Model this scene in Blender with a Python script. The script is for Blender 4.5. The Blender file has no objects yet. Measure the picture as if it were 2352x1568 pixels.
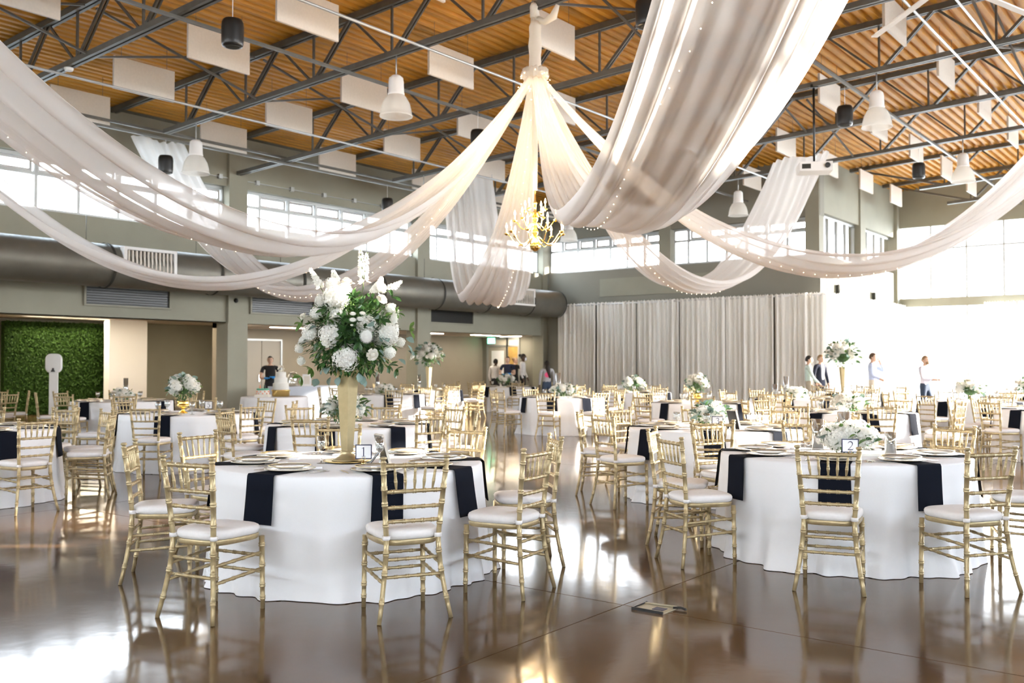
import bpy, math, random
from math import sin, cos, pi, sqrt, atan2, atan, radians
from mathutils import Vector, Matrix
SC = bpy.context.scene
COL = SC.collection
# ------------------------------------------------------------------ camera, sky, sun, exposure
F = 2200.0; HOR = 838.0; CAMH = 1.43; TH = radians(37.8); PIT = atan((HOR - 784.0) / F)
CT, ST = cos(TH), sin(TH)
cd = bpy.data.cameras.new('camera'); cam = bpy.data.objects.new('camera', cd); COL.objects.link(cam)
cd.sensor_width = 36.0; cd.lens = 36.0 * F / 2352.0; cd.clip_end = 300.0
cam.location = (0, 0, CAMH); cam.rotation_euler = (radians(90) + PIT, 0, TH)
cd.dof.use_dof = True; cd.dof.focus_distance = 6.3; cd.dof.aperture_fstop = 3.2
SC.camera = cam
wd = bpy.data.worlds.new('sky'); SC.world = wd; wd.use_nodes = True
_nt = wd.node_tree; _nt.nodes.clear()
_bg = _nt.nodes.new('ShaderNodeBackground'); _wo = _nt.nodes.new('ShaderNodeOutputWorld')
_tc = _nt.nodes.new('ShaderNodeTexCoord'); _sx = _nt.nodes.new('ShaderNodeSeparateXYZ'); _rp = _nt.nodes.new('ShaderNodeValToRGB')
_nt.links.new(_tc.outputs['Generated'], _sx.inputs[0]); _nt.links.new(_sx.outputs['Z'], _rp.inputs[0])
_rp.color_ramp.elements[0].position = 0.0; _rp.color_ramp.elements[0].color = (0.95, 0.97, 1.0, 1)
_rp.color_ramp.elements[1].position = 0.6; _rp.color_ramp.elements[1].color = (0.70, 0.85, 1.0, 1)
_nt.links.new(_rp.outputs[0], _bg.inputs[0]); _nt.links.new(_bg.outputs[0], _wo.inputs[0])
_bg.inputs[1].default_value = 3.3
SUN_H = Vector((-0.75, -0.66)); SUN_T = 0.19      # travel direction on plan, tangent of the elevation
sd = bpy.data.lights.new('sun', 'SUN'); sun = bpy.data.objects.new('sun', sd); COL.objects.link(sun)
sd.energy = 5.2; sd.angle = radians(0.6); sd.color = (1.0, 0.91, 0.78)
_d = Vector((SUN_H.x, SUN_H.y, -SUN_T * SUN_H.length)).normalized()
sun.rotation_euler = _d.to_track_quat('-Z', 'Y').to_euler(); sun.location = (30, 40, 20)
vs = SC.view_settings
vs.view_transform = 'Standard'; vs.look = 'None'; vs.exposure = 2.95; vs.gamma = 1.0; vs.use_curve_mapping = False
SC.cycles.use_denoising = True; SC.cycles.use_adaptive_sampling = True; SC.cycles.adaptive_threshold = .015
SC.cycles.max_bounces = 7; SC.cycles.diffuse_bounces = 4; SC.cycles.glossy_bounces = 3; SC.cycles.transparent_max_bounces = 14
SC.cycles.sample_clamp_indirect = 6.0
try: SC.cycles.caustics_reflective = False; SC.cycles.caustics_refractive = False
except Exception: pass

# ------------------------------------------------------------------ helpers
RND = random.Random(7)
def W(X, Z): return (CT * X - ST * Z, ST * X + CT * Z)          # metres right / ahead of the viewpoint -> plan
def ray(px, py):
    u = (px - 1176.0) / F; v = (784.0 - py) / F
    return u, cos(PIT) - v * sin(PIT), sin(PIT) + v * cos(PIT)
def PH(px, py, h=0.0):                                            # plan point at height h
    u, fw, up = ray(px, py); s = (h - CAMH) / up
    return W(u * s, fw * s)
def PZ(px, py, Z):                                                # point at depth Z
    u, fw, up = ray(px, py); s = Z / fw
    x, y = W(u * s, Z); return Vector((x, y, CAMH + up * s))
def PY(px, py, Y):                                                # point on the plan line y = Y
    u, fw, up = ray(px, py); s = Y / (ST * u + CT * fw)
    return Vector((CT * u * s - ST * fw * s, Y, CAMH + up * s))
def PXX(px, py, X):
    u, fw, up = ray(px, py); s = X / (CT * u - ST * fw)
    return Vector((X, ST * u * s + CT * fw * s, CAMH + up * s))

class MB:
    def __init__(s): s.v = []; s.f = []; s.m = []; s.sm = []
    def add(s, vs_, fs, mi=0, smooth=False):
        o = len(s.v); s.v += [tuple(p) for p in vs_]
        for f in fs: s.f.append(tuple(i + o for i in f)); s.m.append(mi); s.sm.append(smooth)
        return s
    def box(s, x0, x1, y0, y1, z0, z1, mi=0):
        return s.add([(x0,y0,z0),(x1,y0,z0),(x1,y1,z0),(x0,y1,z0),(x0,y0,z1),(x1,y0,z1),(x1,y1,z1),(x0,y1,z1)],
                     [(0,3,2,1),(4,5,6,7),(0,1,5,4),(1,2,6,5),(2,3,7,6),(3,0,4,7)], mi)
    def bar(s, a, b, w, h=None, mi=0, up=(0,0,1)):
        a = Vector(a); b = Vector(b); h = h or w
        d = (b - a).normalized(); u = Vector(up)
        if abs(d.dot(u)) > .95: u = Vector((1,0,0))
        r = d.cross(u).normalized(); u = r.cross(d)
        P = []
        for p in (a, b):
            for (i, j) in ((-1,-1),(1,-1),(1,1),(-1,1)): P.append(p + r*(i*w/2) + u*(j*h/2))
        return s.add(P, [(3,2,1,0),(4,5,6,7),(0,1,5,4),(1,2,6,5),(2,3,7,6),(3,0,4,7)], mi)
    def tube(s, pts, r, n=8, mi=0, cap=True, smooth=True, closed=False):
        pts = [Vector(p) for p in pts]; N = len(pts)
        rs = r if isinstance(r, (list, tuple)) else [r] * N
        ref = None; V = []
        for i, p in enumerate(pts):
            if closed: d = pts[(i+1) % N] - pts[i-1]
            else: d = pts[min(i+1, N-1)] - pts[max(i-1, 0)]
            d = d.normalized() if d.length > 1e-9 else Vector((0,0,1))
            if ref is None: ref = Vector((0,0,1)) if abs(d.z) < .9 else Vector((1,0,0))
            a = d.cross(ref)
            if a.length < 1e-6: a = d.cross(Vector((0,1,0)))
            a.normalize(); b = d.cross(a).normalized(); ref = -b if False else ref
            for k in range(n):
                t = 2*pi*k/n; V.append(p + (a*cos(t) + b*sin(t)) * rs[i])
        Fs = []
        for i in range(N if closed else N-1):
            j = (i+1) % N
            for k in range(n): Fs.append((i*n+k, i*n+(k+1) % n, j*n+(k+1) % n, j*n+k))
        s.add(V, Fs, mi, smooth)
        if cap and not closed:
            o = len(s.v) - len(V)
            s.f.append(tuple(o + k for k in range(n))[::-1]); s.m.append(mi); s.sm.append(False)
            s.f.append(tuple(o + (N-1)*n + k for k in range(n))); s.m.append(mi); s.sm.append(False)
        return s
    def lathe(s, prof, n=24, c=(0,0,0), mi=0, smooth=True, cap0=True, cap1=True, sx=1, sy=1):
        V = []
        for (r, z) in prof:
            for k in range(n): V.append((c[0] + r*sx*cos(2*pi*k/n), c[1] + r*sy*sin(2*pi*k/n), c[2] + z))
        Fs = []
        for i in range(len(prof)-1):
            for k in range(n): Fs.append((i*n+k, i*n+(k+1) % n, (i+1)*n+(k+1) % n, (i+1)*n+k))
        s.add(V, Fs, mi, smooth); o = len(s.v) - len(V)
        if cap0 and prof[0][0] > 1e-5: s.f.append(tuple(o+k for k in range(n))[::-1]); s.m.append(mi); s.sm.append(False)
        if cap1 and prof[-1][0] > 1e-5: s.f.append(tuple(o+(len(prof)-1)*n+k for k in range(n))); s.m.append(mi); s.sm.append(False)
        return s
    def grid(s, fn, nu, nv, mi=0, smooth=True, wrap=False):
        V = [fn(i, j) for j in range(nv) for i in range(nu)]
        Fs = []
        for j in range(nv-1):
            for i in range(nu if wrap else nu-1):
                k = (i+1) % nu; Fs.append((j*nu+i, j*nu+k, (j+1)*nu+k, (j+1)*nu+i))
        return s.add(V, Fs, mi, smooth)
    def ball(s, c, r, n=8, m=6, mi=0, sx=1, sy=1, sz=1):
        return s.lathe([(r*sin(pi*i/m)*1.0 + (1e-6), -r*sz*cos(pi*i/m)) for i in range(m+1)], n, c, mi, True, False, False, sx, sy)
    def mesh(s, name, mats):
        me = bpy.data.meshes.new(name); me.from_pydata(s.v, [], s.f)
        for m in (mats if isinstance(mats, (list, tuple)) else [mats]): me.materials.append(MAT[m] if isinstance(m, str) else m)
        me.polygons.foreach_set('material_index', s.m); me.polygons.foreach_set('use_smooth', s.sm); me.update()
        return me
    def build(s, name, mats, parent=None, loc=None, rz=None):
        o = bpy.data.objects.new(name, s.mesh(name, mats)); COL.objects.link(o)
        if parent is not None: o.parent = parent
        if loc is not None: o.location = loc
        if rz is not None: o.rotation_euler = (0, 0, rz)
        return o
def empty(name, loc=(0,0,0), rz=0.0, parent=None):
    o = bpy.data.objects.new(name, None); COL.objects.link(o); o.location = loc; o.rotation_euler = (0,0,rz); o.empty_display_size = .1
    if parent is not None: o.parent = parent
    return o
def tag(o, label, cat, group=None, kind=None):
    if label: o['label'] = label
    if cat: o['category'] = cat
    if group: o['group'] = group
    if kind: o['kind'] = kind
    return o
def struct(o, label=None):
    o['kind'] = 'structure'
    if label: o['label'] = label
    return o
CHILD = {}
def copy_tree(o, parent=None):
    c = o.copy(); COL.objects.link(c)
    c.parent = parent
    if parent is not None: c.matrix_parent_inverse = o.matrix_parent_inverse.copy()
    for ch in o.children: copy_tree(ch, c)
    return c
def inst(me, name, parent=None, loc=None, rot=None, scale=None):
    o = bpy.data.objects.new(name, me); COL.objects.link(o)
    if parent is not None: o.parent = parent
    if loc is not None: o.location = loc
    if rot is not None: o.rotation_euler = rot
    if scale is not None: o.scale = scale
    return o

# ------------------------------------------------------------------ materials
MAT = {}
def mat(name, col=(.8,.8,.8), rough=.6, metal=0.0, var=0.0, scale=8.0, bump=0.0, bscale=60.0, spec=None, coat=0.0, trans=0.0, emit=None, estr=0.0, sheer=0.0, col2=None, stretch=None, alpha=None):
    m = bpy.data.materials.new(name); m.use_nodes = True; nt = m.node_tree; b = nt.nodes['Principled BSDF']; out = nt.nodes['Material Output']
    b.inputs['Base Color'].default_value = (*col, 1); b.inputs['Roughness'].default_value = rough; b.inputs['Metallic'].default_value = metal
    if spec is not None: b.inputs['Specular IOR Level'].default_value = spec
    if coat: b.inputs['Coat Weight'].default_value = coat; b.inputs['Coat Roughness'].default_value = .08
    if emit: b.inputs['Emission Color'].default_value = (*emit, 1); b.inputs['Emission Strength'].default_value = estr
    src = None
    if var or bump or col2:
        tc = nt.nodes.new('ShaderNodeTexCoord'); mp = nt.nodes.new('ShaderNodeMapping'); nt.links.new(tc.outputs['Object'], mp.inputs[0])
        if stretch: mp.inputs['Scale'].default_value = stretch
        src = mp.outputs[0]
    if var or col2:
        n = nt.nodes.new('ShaderNodeTexNoise'); n.inputs['Scale'].default_value = scale; n.inputs['Detail'].default_value = 5.0
        nt.links.new(src, n.inputs['Vector'])
        r = nt.nodes.new('ShaderNodeValToRGB')
        a = tuple(max(0, c*(1-var)) for c in col); c2 = col2 if col2 else tuple(min(1, c*(1+var)) for c in col)
        r.color_ramp.elements[0].position = .32; r.color_ramp.elements[1].position = .68
        r.color_ramp.elements[0].color = (*a, 1); r.color_ramp.elements[1].color = (*c2, 1)
        nt.links.new(n.outputs['Fac'], r.inputs[0]); nt.links.new(r.outputs[0], b.inputs['Base Color'])
    if bump:
        n2 = nt.nodes.new('ShaderNodeTexNoise'); n2.inputs['Scale'].default_value = bscale; n2.inputs['Detail'].default_value = 3.0
        nt.links.new(src, n2.inputs['Vector'])
        bp = nt.nodes.new('ShaderNodeBump'); bp.inputs['Strength'].default_value = bump; bp.inputs['Distance'].default_value = .01
        nt.links.new(n2.outputs['Fac'], bp.inputs['Height']); nt.links.new(bp.outputs[0], b.inputs['Normal'])
    if trans or sheer:
        last = b.outputs[0]
        if trans:
            t = nt.nodes.new('ShaderNodeBsdfTranslucent'); t.inputs[0].default_value = (*col, 1)
            mx = nt.nodes.new('ShaderNodeMixShader'); mx.inputs[0].default_value = trans
            nt.links.new(last, mx.inputs[1]); nt.links.new(t.outputs[0], mx.inputs[2]); last = mx.outputs[0]
        if sheer:
            t = nt.nodes.new('ShaderNodeBsdfTransparent'); mx = nt.nodes.new('ShaderNodeMixShader'); mx.inputs[0].default_value = sheer
            nt.links.new(last, mx.inputs[1]); nt.links.new(t.outputs[0], mx.inputs[2]); last = mx.outputs[0]
        nt.links.new(last, out.inputs[0])
    MAT[name] = m
    return m
def glassmat(name, tint=(1,1,1), refl=.08, rough=.02):
    m = bpy.data.materials.new(name); m.use_nodes = True; nt = m.node_tree; nt.nodes.remove(nt.nodes['Principled BSDF']); out = nt.nodes['Material Output']
    t = nt.nodes.new('ShaderNodeBsdfTransparent'); t.inputs[0].default_value = (*tint, 1)
    g = nt.nodes.new('ShaderNodeBsdfGlossy'); g.inputs['Roughness'].default_value = rough
    fr = nt.nodes.new('ShaderNodeLayerWeight'); fr.inputs[0].default_value = .35
    mu = nt.nodes.new('ShaderNodeMath'); mu.operation = 'MULTIPLY_ADD'; mu.inputs[1].default_value = .6; mu.inputs[2].default_value = refl; mu.use_clamp = True
    mx = nt.nodes.new('ShaderNodeMixShader')
    nt.links.new(fr.outputs['Facing'], mu.inputs[0]); nt.links.new(mu.outputs[0], mx.inputs[0])
    nt.links.new(t.outputs[0], mx.inputs[1]); nt.links.new(g.outputs[0], mx.inputs[2]); nt.links.new(mx.outputs[0], out.inputs[0])
    MAT[name] = m; return m
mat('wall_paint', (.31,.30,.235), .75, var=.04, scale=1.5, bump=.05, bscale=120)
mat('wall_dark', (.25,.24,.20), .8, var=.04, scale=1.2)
mat('wall_recess', (.30,.26,.20), .8, var=.05, scale=1.0)
mat('white_paint', (.86,.85,.83), .5)
mat('off_white', (.78,.72,.64), .6, var=.03, scale=30)
mat('steel', (.12,.115,.10), .45, metal=.25, var=.12, scale=6)
mat('frame_metal', (.45,.46,.45), .4, metal=.5)
mat('duct', (.15,.142,.118), .45, metal=.35, var=.08, scale=3, bump=.04, bscale=20)
mat('dark_grille', (.05,.05,.043), .85, spec=.12)
mat('deck', (.60,.285,.028), .55, var=.16, scale=2.2, stretch=(3.0,.5,1))
mat('fabric_sheer', (.95,.93,.91), .8, trans=.58, sheer=.15)
mat('curtain', (.93,.91,.86), .85, trans=.10, sheer=.0, bump=.1, bscale=200)
mat('curtain_rod', (.75,.74,.72), .4, metal=.6)
mat('cloth', (.86,.86,.88), .85, bump=.08, bscale=300)
mat('cloth_blue', (.55,.60,.68), .85, bump=.08, bscale=300)
mat('napkin', (.008,.010,.017), .9, bump=.2, bscale=500, spec=.08)
mat('gold_chair', (.47,.37,.205), .34, metal=.4, var=.14, scale=25)
mat('gold', (.83,.62,.24), .22, metal=1.0)
mat('brass', (.95,.66,.20), .16, metal=1.0)
mat('gold_vase', (.55,.45,.26), .38, metal=.6, var=.06, scale=20)
mat('cushion', (.86,.83,.82), .9, var=.02, scale=40, bump=.12, bscale=260)
mat('black', (.012,.012,.012), .35)
mat('black_cloth', (.012,.012,.014), .8)
mat('china', (.88,.86,.83), .12, coat=.3)
mat('silver', (.75,.73,.70), .18, metal=1.0)
mat('navy', (.03,.035,.09), .5)
mat('paper', (.90,.90,.92), .7)
mat('wax', (.93,.90,.85), .5, trans=.2)
mat('petal', (.93,.92,.87), .8, trans=.3, spec=.1)
mat('petal_cream', (.93,.90,.82), .7, trans=.25, spec=.1)
mat('leaf', (.045,.115,.030), .38, var=.35, scale=12, trans=.12)
mat('leaf_light', (.13,.24,.055), .4, var=.25, scale=12, trans=.15)
mat('leaf_blue', (.19,.28,.245), .55, var=.15, scale=12, trans=.1)
mat('stem', (.10,.16,.05), .6)
mat('hedge', (.010,.030,.005), .7, var=.5, scale=14, col2=(.035,.075,.010), spec=.1)
mat('hedge_leaf', (.028,.065,.010), .6, var=.4, scale=10, spec=.15)
mat('concrete_out', (.55,.54,.52), .8)
mat('glow', (1,.85,.6), emit=(1.0,.72,.36), estr=5.0)
mat('fairy', (1,.85,.6), emit=(1.0,.74,.45), estr=2.2)
mat('glow_soft', (1,.9,.75), emit=(1.0,.86,.66), estr=9.0)
mat('lamp_acrylic', (.92,.90,.84), .25, trans=.3, sheer=.30, bump=.25, bscale=40)
mat('exit_green', (.05,.6,.3), emit=(.15,.9,.5), estr=1.2)
mat('door_paint', (.36,.33,.28), .5)
mat('wood_door', (.42,.27,.08), .5, var=.15, scale=6)
glassmat('pane', (1,1,1), .03)
glassmat('glass', (.93,.95,.95), .22)
glassmat('glass_thick', (.86,.88,.89), .28)
def floor_mat():
    m = bpy.data.materials.new('polished_concrete'); m.use_nodes = True; nt = m.node_tree; b = nt.nodes['Principled BSDF']
    tc = nt.nodes.new('ShaderNodeTexCoord')
    n = nt.nodes.new('ShaderNodeTexNoise'); n.inputs['Scale'].default_value = .55; n.inputs['Detail'].default_value = 8; n.inputs['Roughness'].default_value = .62
    n.inputs['Distortion'].default_value = .2
    nt.links.new(tc.outputs['Object'], n.inputs['Vector'])
    r = nt.nodes.new('ShaderNodeValToRGB'); e = r.color_ramp.elements
    e[0].position = .3; e[0].color = (.072,.038,.020,1); e[1].position = .72; e[1].color = (.155,.085,.036,1)
    x = r.color_ramp.elements.new(.5); x.color = (.10,.059,.031,1)
    nt.links.new(n.outputs['Fac'], r.inputs[0]); nt.links.new(r.outputs[0], b.inputs['Base Color'])
    n2 = nt.nodes.new('ShaderNodeTexNoise'); n2.inputs['Scale'].default_value = 2.2; n2.inputs['Detail'].default_value = 6
    nt.links.new(tc.outputs['Object'], n2.inputs['Vector'])
    mr = nt.nodes.new('ShaderNodeMapRange'); mr.inputs['To Min'].default_value = .085; mr.inputs['To Max'].default_value = .125
    nt.links.new(n2.outputs['Fac'], mr.inputs['Value']); nt.links.new(mr.outputs[0], b.inputs['Roughness'])
    n3 = nt.nodes.new('ShaderNodeTexNoise'); n3.inputs['Scale'].default_value = 9; n3.inputs['Detail'].default_value = 4
    nt.links.new(tc.outputs['Object'], n3.inputs['Vector'])
    bp = nt.nodes.new('ShaderNodeBump'); bp.inputs['Strength'].default_value = .016; bp.inputs['Distance'].default_value = .02
    nt.links.new(n3.outputs['Fac'], bp.inputs['Height']); nt.links.new(bp.outputs[0], b.inputs['Normal'])
    b.inputs['Specular IOR Level'].default_value = .55
    MAT['floor'] = m
floor_mat()
mat('joint', (.02,.013,.009), .9)
# ------------------------------------------------------------------ the hall: floor, walls, windows, roof
XL, YE, XR, YB = -19.9, 27.6, -10.0, 35.2       # left wall, end wall, jog, far glazing
XREC, XLOB = -22.8, -28.4                        # back of the recess, back of the lobby
ZS, ZSILL, ZHEAD, ZROOF, SLOPE = 2.465, 4.65, 5.82, 7.1, .045
BAYS = [-5.3, 1.3, 7.9, 14.5, 21.2, 27.6]
def roofz(x): return ZROOF + SLOPE * (x - XL)
fl = struct(MB().box(-29.5, 10.2, -9, 36.5, -.16, -.012).build('floor', 'joint'), 'polished brown stained concrete floor with saw-cut joints')
xs = [-29.4, -22.2, -15.8, -9.4, -3.0, 3.4, 10.0]; ys = [-8.9, -1.5, 4.95, 11.4, 17.9, 24.4, 30.8, 36.3]
for i in range(len(xs)-1):
    for j in range(len(ys)-1):
        MB().box(xs[i]+.004, xs[i+1]-.004, ys[j]+.004, ys[j+1]-.004, -.03, 0).build('floor_slab', 'floor', fl)
struct(MB().box(-120, 120, -120, 120, -.4, -.2).build('ground', 'concrete_out'), 'pale paving outside the hall')

# left wall
b = MB()
b.box(XL-.35, XL, -8, YE+.35, ZS, ZSILL); b.box(XL-.35, XL, -8, YE+.35, ZHEAD, roofz(XL)+.1)
struct(b.build('wall_left', 'wall_paint'), 'grey green upper wall below and above the clerestory windows')
ntrim = [0]
def trim(b, m, label):
    ntrim[0] += 1; return struct(b.build('trim_%d' % ntrim[0], m), label)
for y in BAYS:
    b = MB(); b.box(XL-.36, XL+.09, y-.27, y+.27, ZS-.001, roofz(XL)); b.box(XL-.36, XL+.10, y-.29, y+.29, 0, ZS)
    trim(b, 'wall_paint', 'square grey pier between the clerestory windows')
nwin = [0]
def window(p0, p1, z0, z1, ncol, zt, narrow, nm='pale clerestory window with transom lights', th=.07, inner=1):
    """glazed opening from plan point p0 to p1; pieces are real frame bars and panes"""
    nwin[0] += 1
    e = struct(empty('window_%d' % nwin[0], (p0[0], p0[1], 0)), nm)
    d = Vector((p1[0]-p0[0], p1[1]-p0[1], 0)); L = d.length; d.normalize(); e.rotation_euler = (0, 0, atan2(d.y, d.x))
    cols = [0.0]
    if narrow: cols.append(narrow); n = ncol - 1; st = narrow
    else: n = ncol; st = 0.0
    cols += [st + (L-st)*(k+1)/n for k in range(n)]
    fb = MB()
    for x in cols: fb.box(max(0, x-th/2), min(L, x+th/2), -.05, .05, z0, z1)
    for z in (z0+th/2, z1-th/2): fb.box(0, L, -.048, .048, z-th/2, z+th/2)
    if zt: fb.box(0, L, -.046, .046, zt-.035, zt+.035)
    fb.build('window_frame', 'frame_metal', e)
    rows = [z0, zt, z1] if zt else [z0, z1]
    for i in range(len(cols)-1):
        for j in range(len(rows)-1):
            MB().box(cols[i]+.02, cols[i+1]-.02, -.006, .006, rows[j]+.02, rows[j+1]-.02).build('window_pane', 'pane', e)
            if inner and j == 1 and not (narrow and i == 0):
                a, c, q = cols[i]+.05, cols[i+1]-.05, MB()
                for (u0, u1, w0, w1) in ((a, c, rows[1]+.04, rows[1]+.10), (a, c, rows[2]-.13, rows[2]-.07), (a, a+.06, rows[1]+.1, rows[2]-.13), (c-.06, c, rows[1]+.1, rows[2]-.13)):
                    q.box(u0, u1, .03, .07, w0, w1)
                q.build('vent_sash', 'white_paint', e)
    return e
for a, c in zip(BAYS[:-1], BAYS[1:]):
    window((XL-.2, a+.27), (XL-.2, c-.27), ZSILL, ZHEAD, 7, ZSILL+.78, .55)
# recess and lobby below the upper wall
struct(MB().box(XREC-.2, XREC, 16.0, YE+.3, 0, ZS+.3).build('wall_recess', 'wall_recess'), 'tan back wall of the recess under the clerestory')
struct(MB().box(XREC-.2, XL-.36, 16.0, YE+.3, ZS, ZS+.35).build('ceiling_recess', 'off_white'), 'pale low ceiling of the recess')
struct(MB().box(XLOB-.2, XLOB, -8, 20.0, 0, 3.0).build('wall_lobby', 'wall_paint'), 'back wall of the lobby')
struct(MB().box(XLOB, XL-.36, -8, 16.0, 2.78, 2.9).box(XLOB, XREC-.2, 16.0, 20.0, 2.78, 2.9).build('ceiling_lobby', 'off_white'), 'pale lobby ceiling with light strips')
struct(MB().box(XLOB, XREC-.2, 19.8, 20.0, 0, 2.9).build('wall_lobby_side', 'wall_paint'), 'side wall closing the lobby')
struct(MB().box(XL-.36, XL-.0, -8, 14.5, ZS-.001, ZS+.02).build('trim_beam', 'wall_paint'), 'underside of the beam over the lobby')
# end wall with clerestory, jog, far glazing
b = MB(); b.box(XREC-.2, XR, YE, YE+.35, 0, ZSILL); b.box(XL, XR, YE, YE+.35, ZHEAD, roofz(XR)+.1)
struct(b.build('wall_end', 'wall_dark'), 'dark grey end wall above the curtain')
for k, (x0, x1) in enumerate(((XL+.12, -15.3), (-14.85, -10.4))):
    window((x0, YE+.2), (x1, YE+.2), ZSILL, ZHEAD, 7, ZSILL+.78, .5)
for x in (-15.08, -10.2):
    trim(MB().box(x-.23, x+.19, YE-.05, YE+.34, ZSILL, roofz(x)), 'wall_paint', 'pier between the end wall windows')
MBp = MB().box(-17.6, -13.2, YE-.03, YE, 3.75, 4.35); trim(MBp, 'wall_paint', 'shallow raised panel on the end wall')
b = MB(); b.box(XR-.35, XR, YE+.35, YB, 0, ZSILL); b.box(XR-.35, XR, YE+.35, YB, ZHEAD+.1, roofz(XR)+.1)
struct(b.build('wall_jog', 'wall_paint'), 'sunlit side wall running back to the far glazing')
window((XR-.2, YE+.36), (XR-.2, 31.1), ZSILL, ZHEAD+.1, 4, 0, 0, inner=0); window((XR-.2, 31.6), (XR-.2, YB-.3), ZSILL, ZHEAD+.1, 4, 0, 0, inner=0)
trim(MB().box(XR-.35, XR+.05, 31.1, 31.6, ZSILL, roofz(XR)), 'wall_paint', 'pier on the sunlit side wall')
trim(MB().box(XR-.35, XR+.12, YB-.35, YB+.2, 0, roofz(XR)), 'wall_paint', 'pier where side wall meets the tall glazing')
trim(MB().box(XR, 10, YB-.1, YB+.1, 6.25, 8.6), 'wall_paint', 'grey strip above the tall glazing, added to block high sun')  # solid header added to keep high sun off the cake table
trim(MB().box(XR, 10, YB-.12, YB+.12, 3.46, 3.76), 'wall_paint', 'horizontal grey beam across the tall glazing')
for z0, z1, rows in ((0.02, 3.46, (.78, 2.29)), (3.76, 6.25, (5.46,))):
    e = struct(empty('window_%d' % (nwin[0]+1), (XR, YB, 0)), 'tall floor to roof glazing with slim mullions'); nwin[0] += 1
    cols = [0.0] + [k*1.15 for k in range(1, 18)]; fb = MB()
    for x in cols: fb.box(x-.03, x+.03, -.05, .05, z0, z1)
    for z in rows: fb.box(0, 19.55, -.045, .045, z-.03, z+.03)
    fb.build('window_frame', 'frame_metal', e)
    rz = [z0] + list(rows) + [z1]
    for i in range(len(cols)-1):
        for j in range(len(rz)-1):
            MB().box(cols[i]+.02, cols[i+1]-.02, -.006, .006, rz[j]+.02, rz[j+1]-.02).build('window_pane', 'pane', e)
# unseen right side: solid parts shaped to block sun, glazing lets the low sun in
struct(MB().box(10, 10.3, -3.0, 18.2, 0, 5.5).box(10, 10.3, -3.0, 18.2, 7.3, 8.5).box(10, 10.3, -9, -3.0, .9, 8.5).box(10, 10.3, 18.2, 31.0, 4.95, 8.5).box(10, 10.3, 31.0, 35.4, 6.2, 8.5).build('wall_right', 'wall_paint'), 'unseen grey side wall shaped to block sun, opposite the clerestory wall')
e = struct(empty('window_%d' % (nwin[0]+1), (10.1, 18.2, 0)), 'side wall of tall glazing facing the low sun'); nwin[0] += 1
fb = MB()
for k in range(10): fb.box(-.06, .06, k*1.9-.06, k*1.9+.06, 0, 8.4)
for z in (1.0, 2.4, 3.6, 5.6): fb.box(-.05, .05, 0, 17.1, z-.04 if z != 3.6 else z-.14, z+.04 if z != 3.6 else z+.16)
fb.build('window_frame', 'frame_metal', e)
# unseen wall behind the viewpoint, added to dim the foreground
struct(MB().box(XLOB, 3.5, -9.3, -9, 0, ZSILL).box(XLOB, 3.5, -9.3, -9, 6.2, 8.3).build('wall_back', 'wall_paint'), 'plain unseen back wall added to dim the foreground')
struct(MB().box(3.5, 10.3, -9.3, -9, .9, 9).build('wall_back_upper', 'wall_paint'), 'unseen back wall part added to dim the foreground')
window((10.1, -3.0), (10.1, 18.2), 5.5, 7.3, 12, 0, 0, 'high window band over the solid side wall', inner=0)
window((XL, -9.15), (3.5, -9.15), ZSILL, 6.2, 16, 0, 0, 'clerestory window band in the back wall', inner=0)
# roof deck: trapezoidal ribs running along y
P_, D_ = .20, .075
b = MB(); x = XL-.4; prof = []
while x < 10.6:
    prof += [(x, D_), (x+.065, D_), (x+.09, 0), (x+.175, 0)]; x += P_
def rf(i, j):
    px_, dz = prof[i]; return (px_, (-9, 37)[j], roofz(px_) + dz)
b.grid(rf, len(prof), 2, smooth=False)
roof = b.build('ceiling', 'deck'); struct(roof, 'ribbed amber wood-toned metal roof deck')
MB().add([(XL-.5, -9, roofz(XL-.5)+.12), (10.8, -9, roofz(10.8)+.12), (10.8, 37, roofz(10.8)+.12), (XL-.5, 37, roofz(XL-.5)+.12)], [(0,1,2,3)]).build('roof_sheet', 'wall_dark', roof)
# rooftop block outside the clerestory
pt = PXX(640, 545, -27.0)
tag(MB().box(-31, -27, pt.y-1.6, pt.y+1.7, 4.2, pt.z+.25).build('rooftop_unit', 'dark_grille'), 'dark rooftop plant unit seen through the clerestory window', 'roof unit')
struct(MB().box(-32, XL-.4, -8, 30, 3.6, 4.3).build('roof_low', 'concrete_out'), 'flat roof outside the clerestory')
# light strips in the low ceilings
def strip(x, y, z, L, along='y'):
    t = empty('light_strip', (x, y, z)); tag(t, 'slim glowing light strip in the low ceiling', 'light', 'ceiling light strips')
    dx, dy = (.06, L/2) if along == 'y' else (L/2, .06)
    MB().box(-dx-.02, dx+.02, -dy-.02, dy+.02, -.012, 0).build('housing', 'white_paint', t)
    MB().box(-dx, dx, -dy, dy, -.02, -.012).build('diffuser', 'glow_soft', t)
for y in (17.2, 19.4, 22.6, 25.6): strip(-21.0, y, ZS, 1.5)
for y in (1.5, 4.5, 7.5, 10.0, 12.6, 15.0, 17.8):
    for x in (-25.6, -23.4): strip(x, y, 2.78, 1.5)

# conduit with junction boxes along the lintel
t = empty('lintel_conduit', (XL+.03, 0, 6.02)); tag(t, 'thin conduit with small boxes above the clerestory windows', 'conduit')
MB().tube([(0, 2, 0), (0, 27.2, 0)], .012, 6).build('pipe', 'frame_metal', t)
for k in range(22): MB().box(-.03,.05,3+k*1.1-.05,3+k*1.1+.05,-.05,.06).build('junction_box', 'frame_metal', t)
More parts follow.
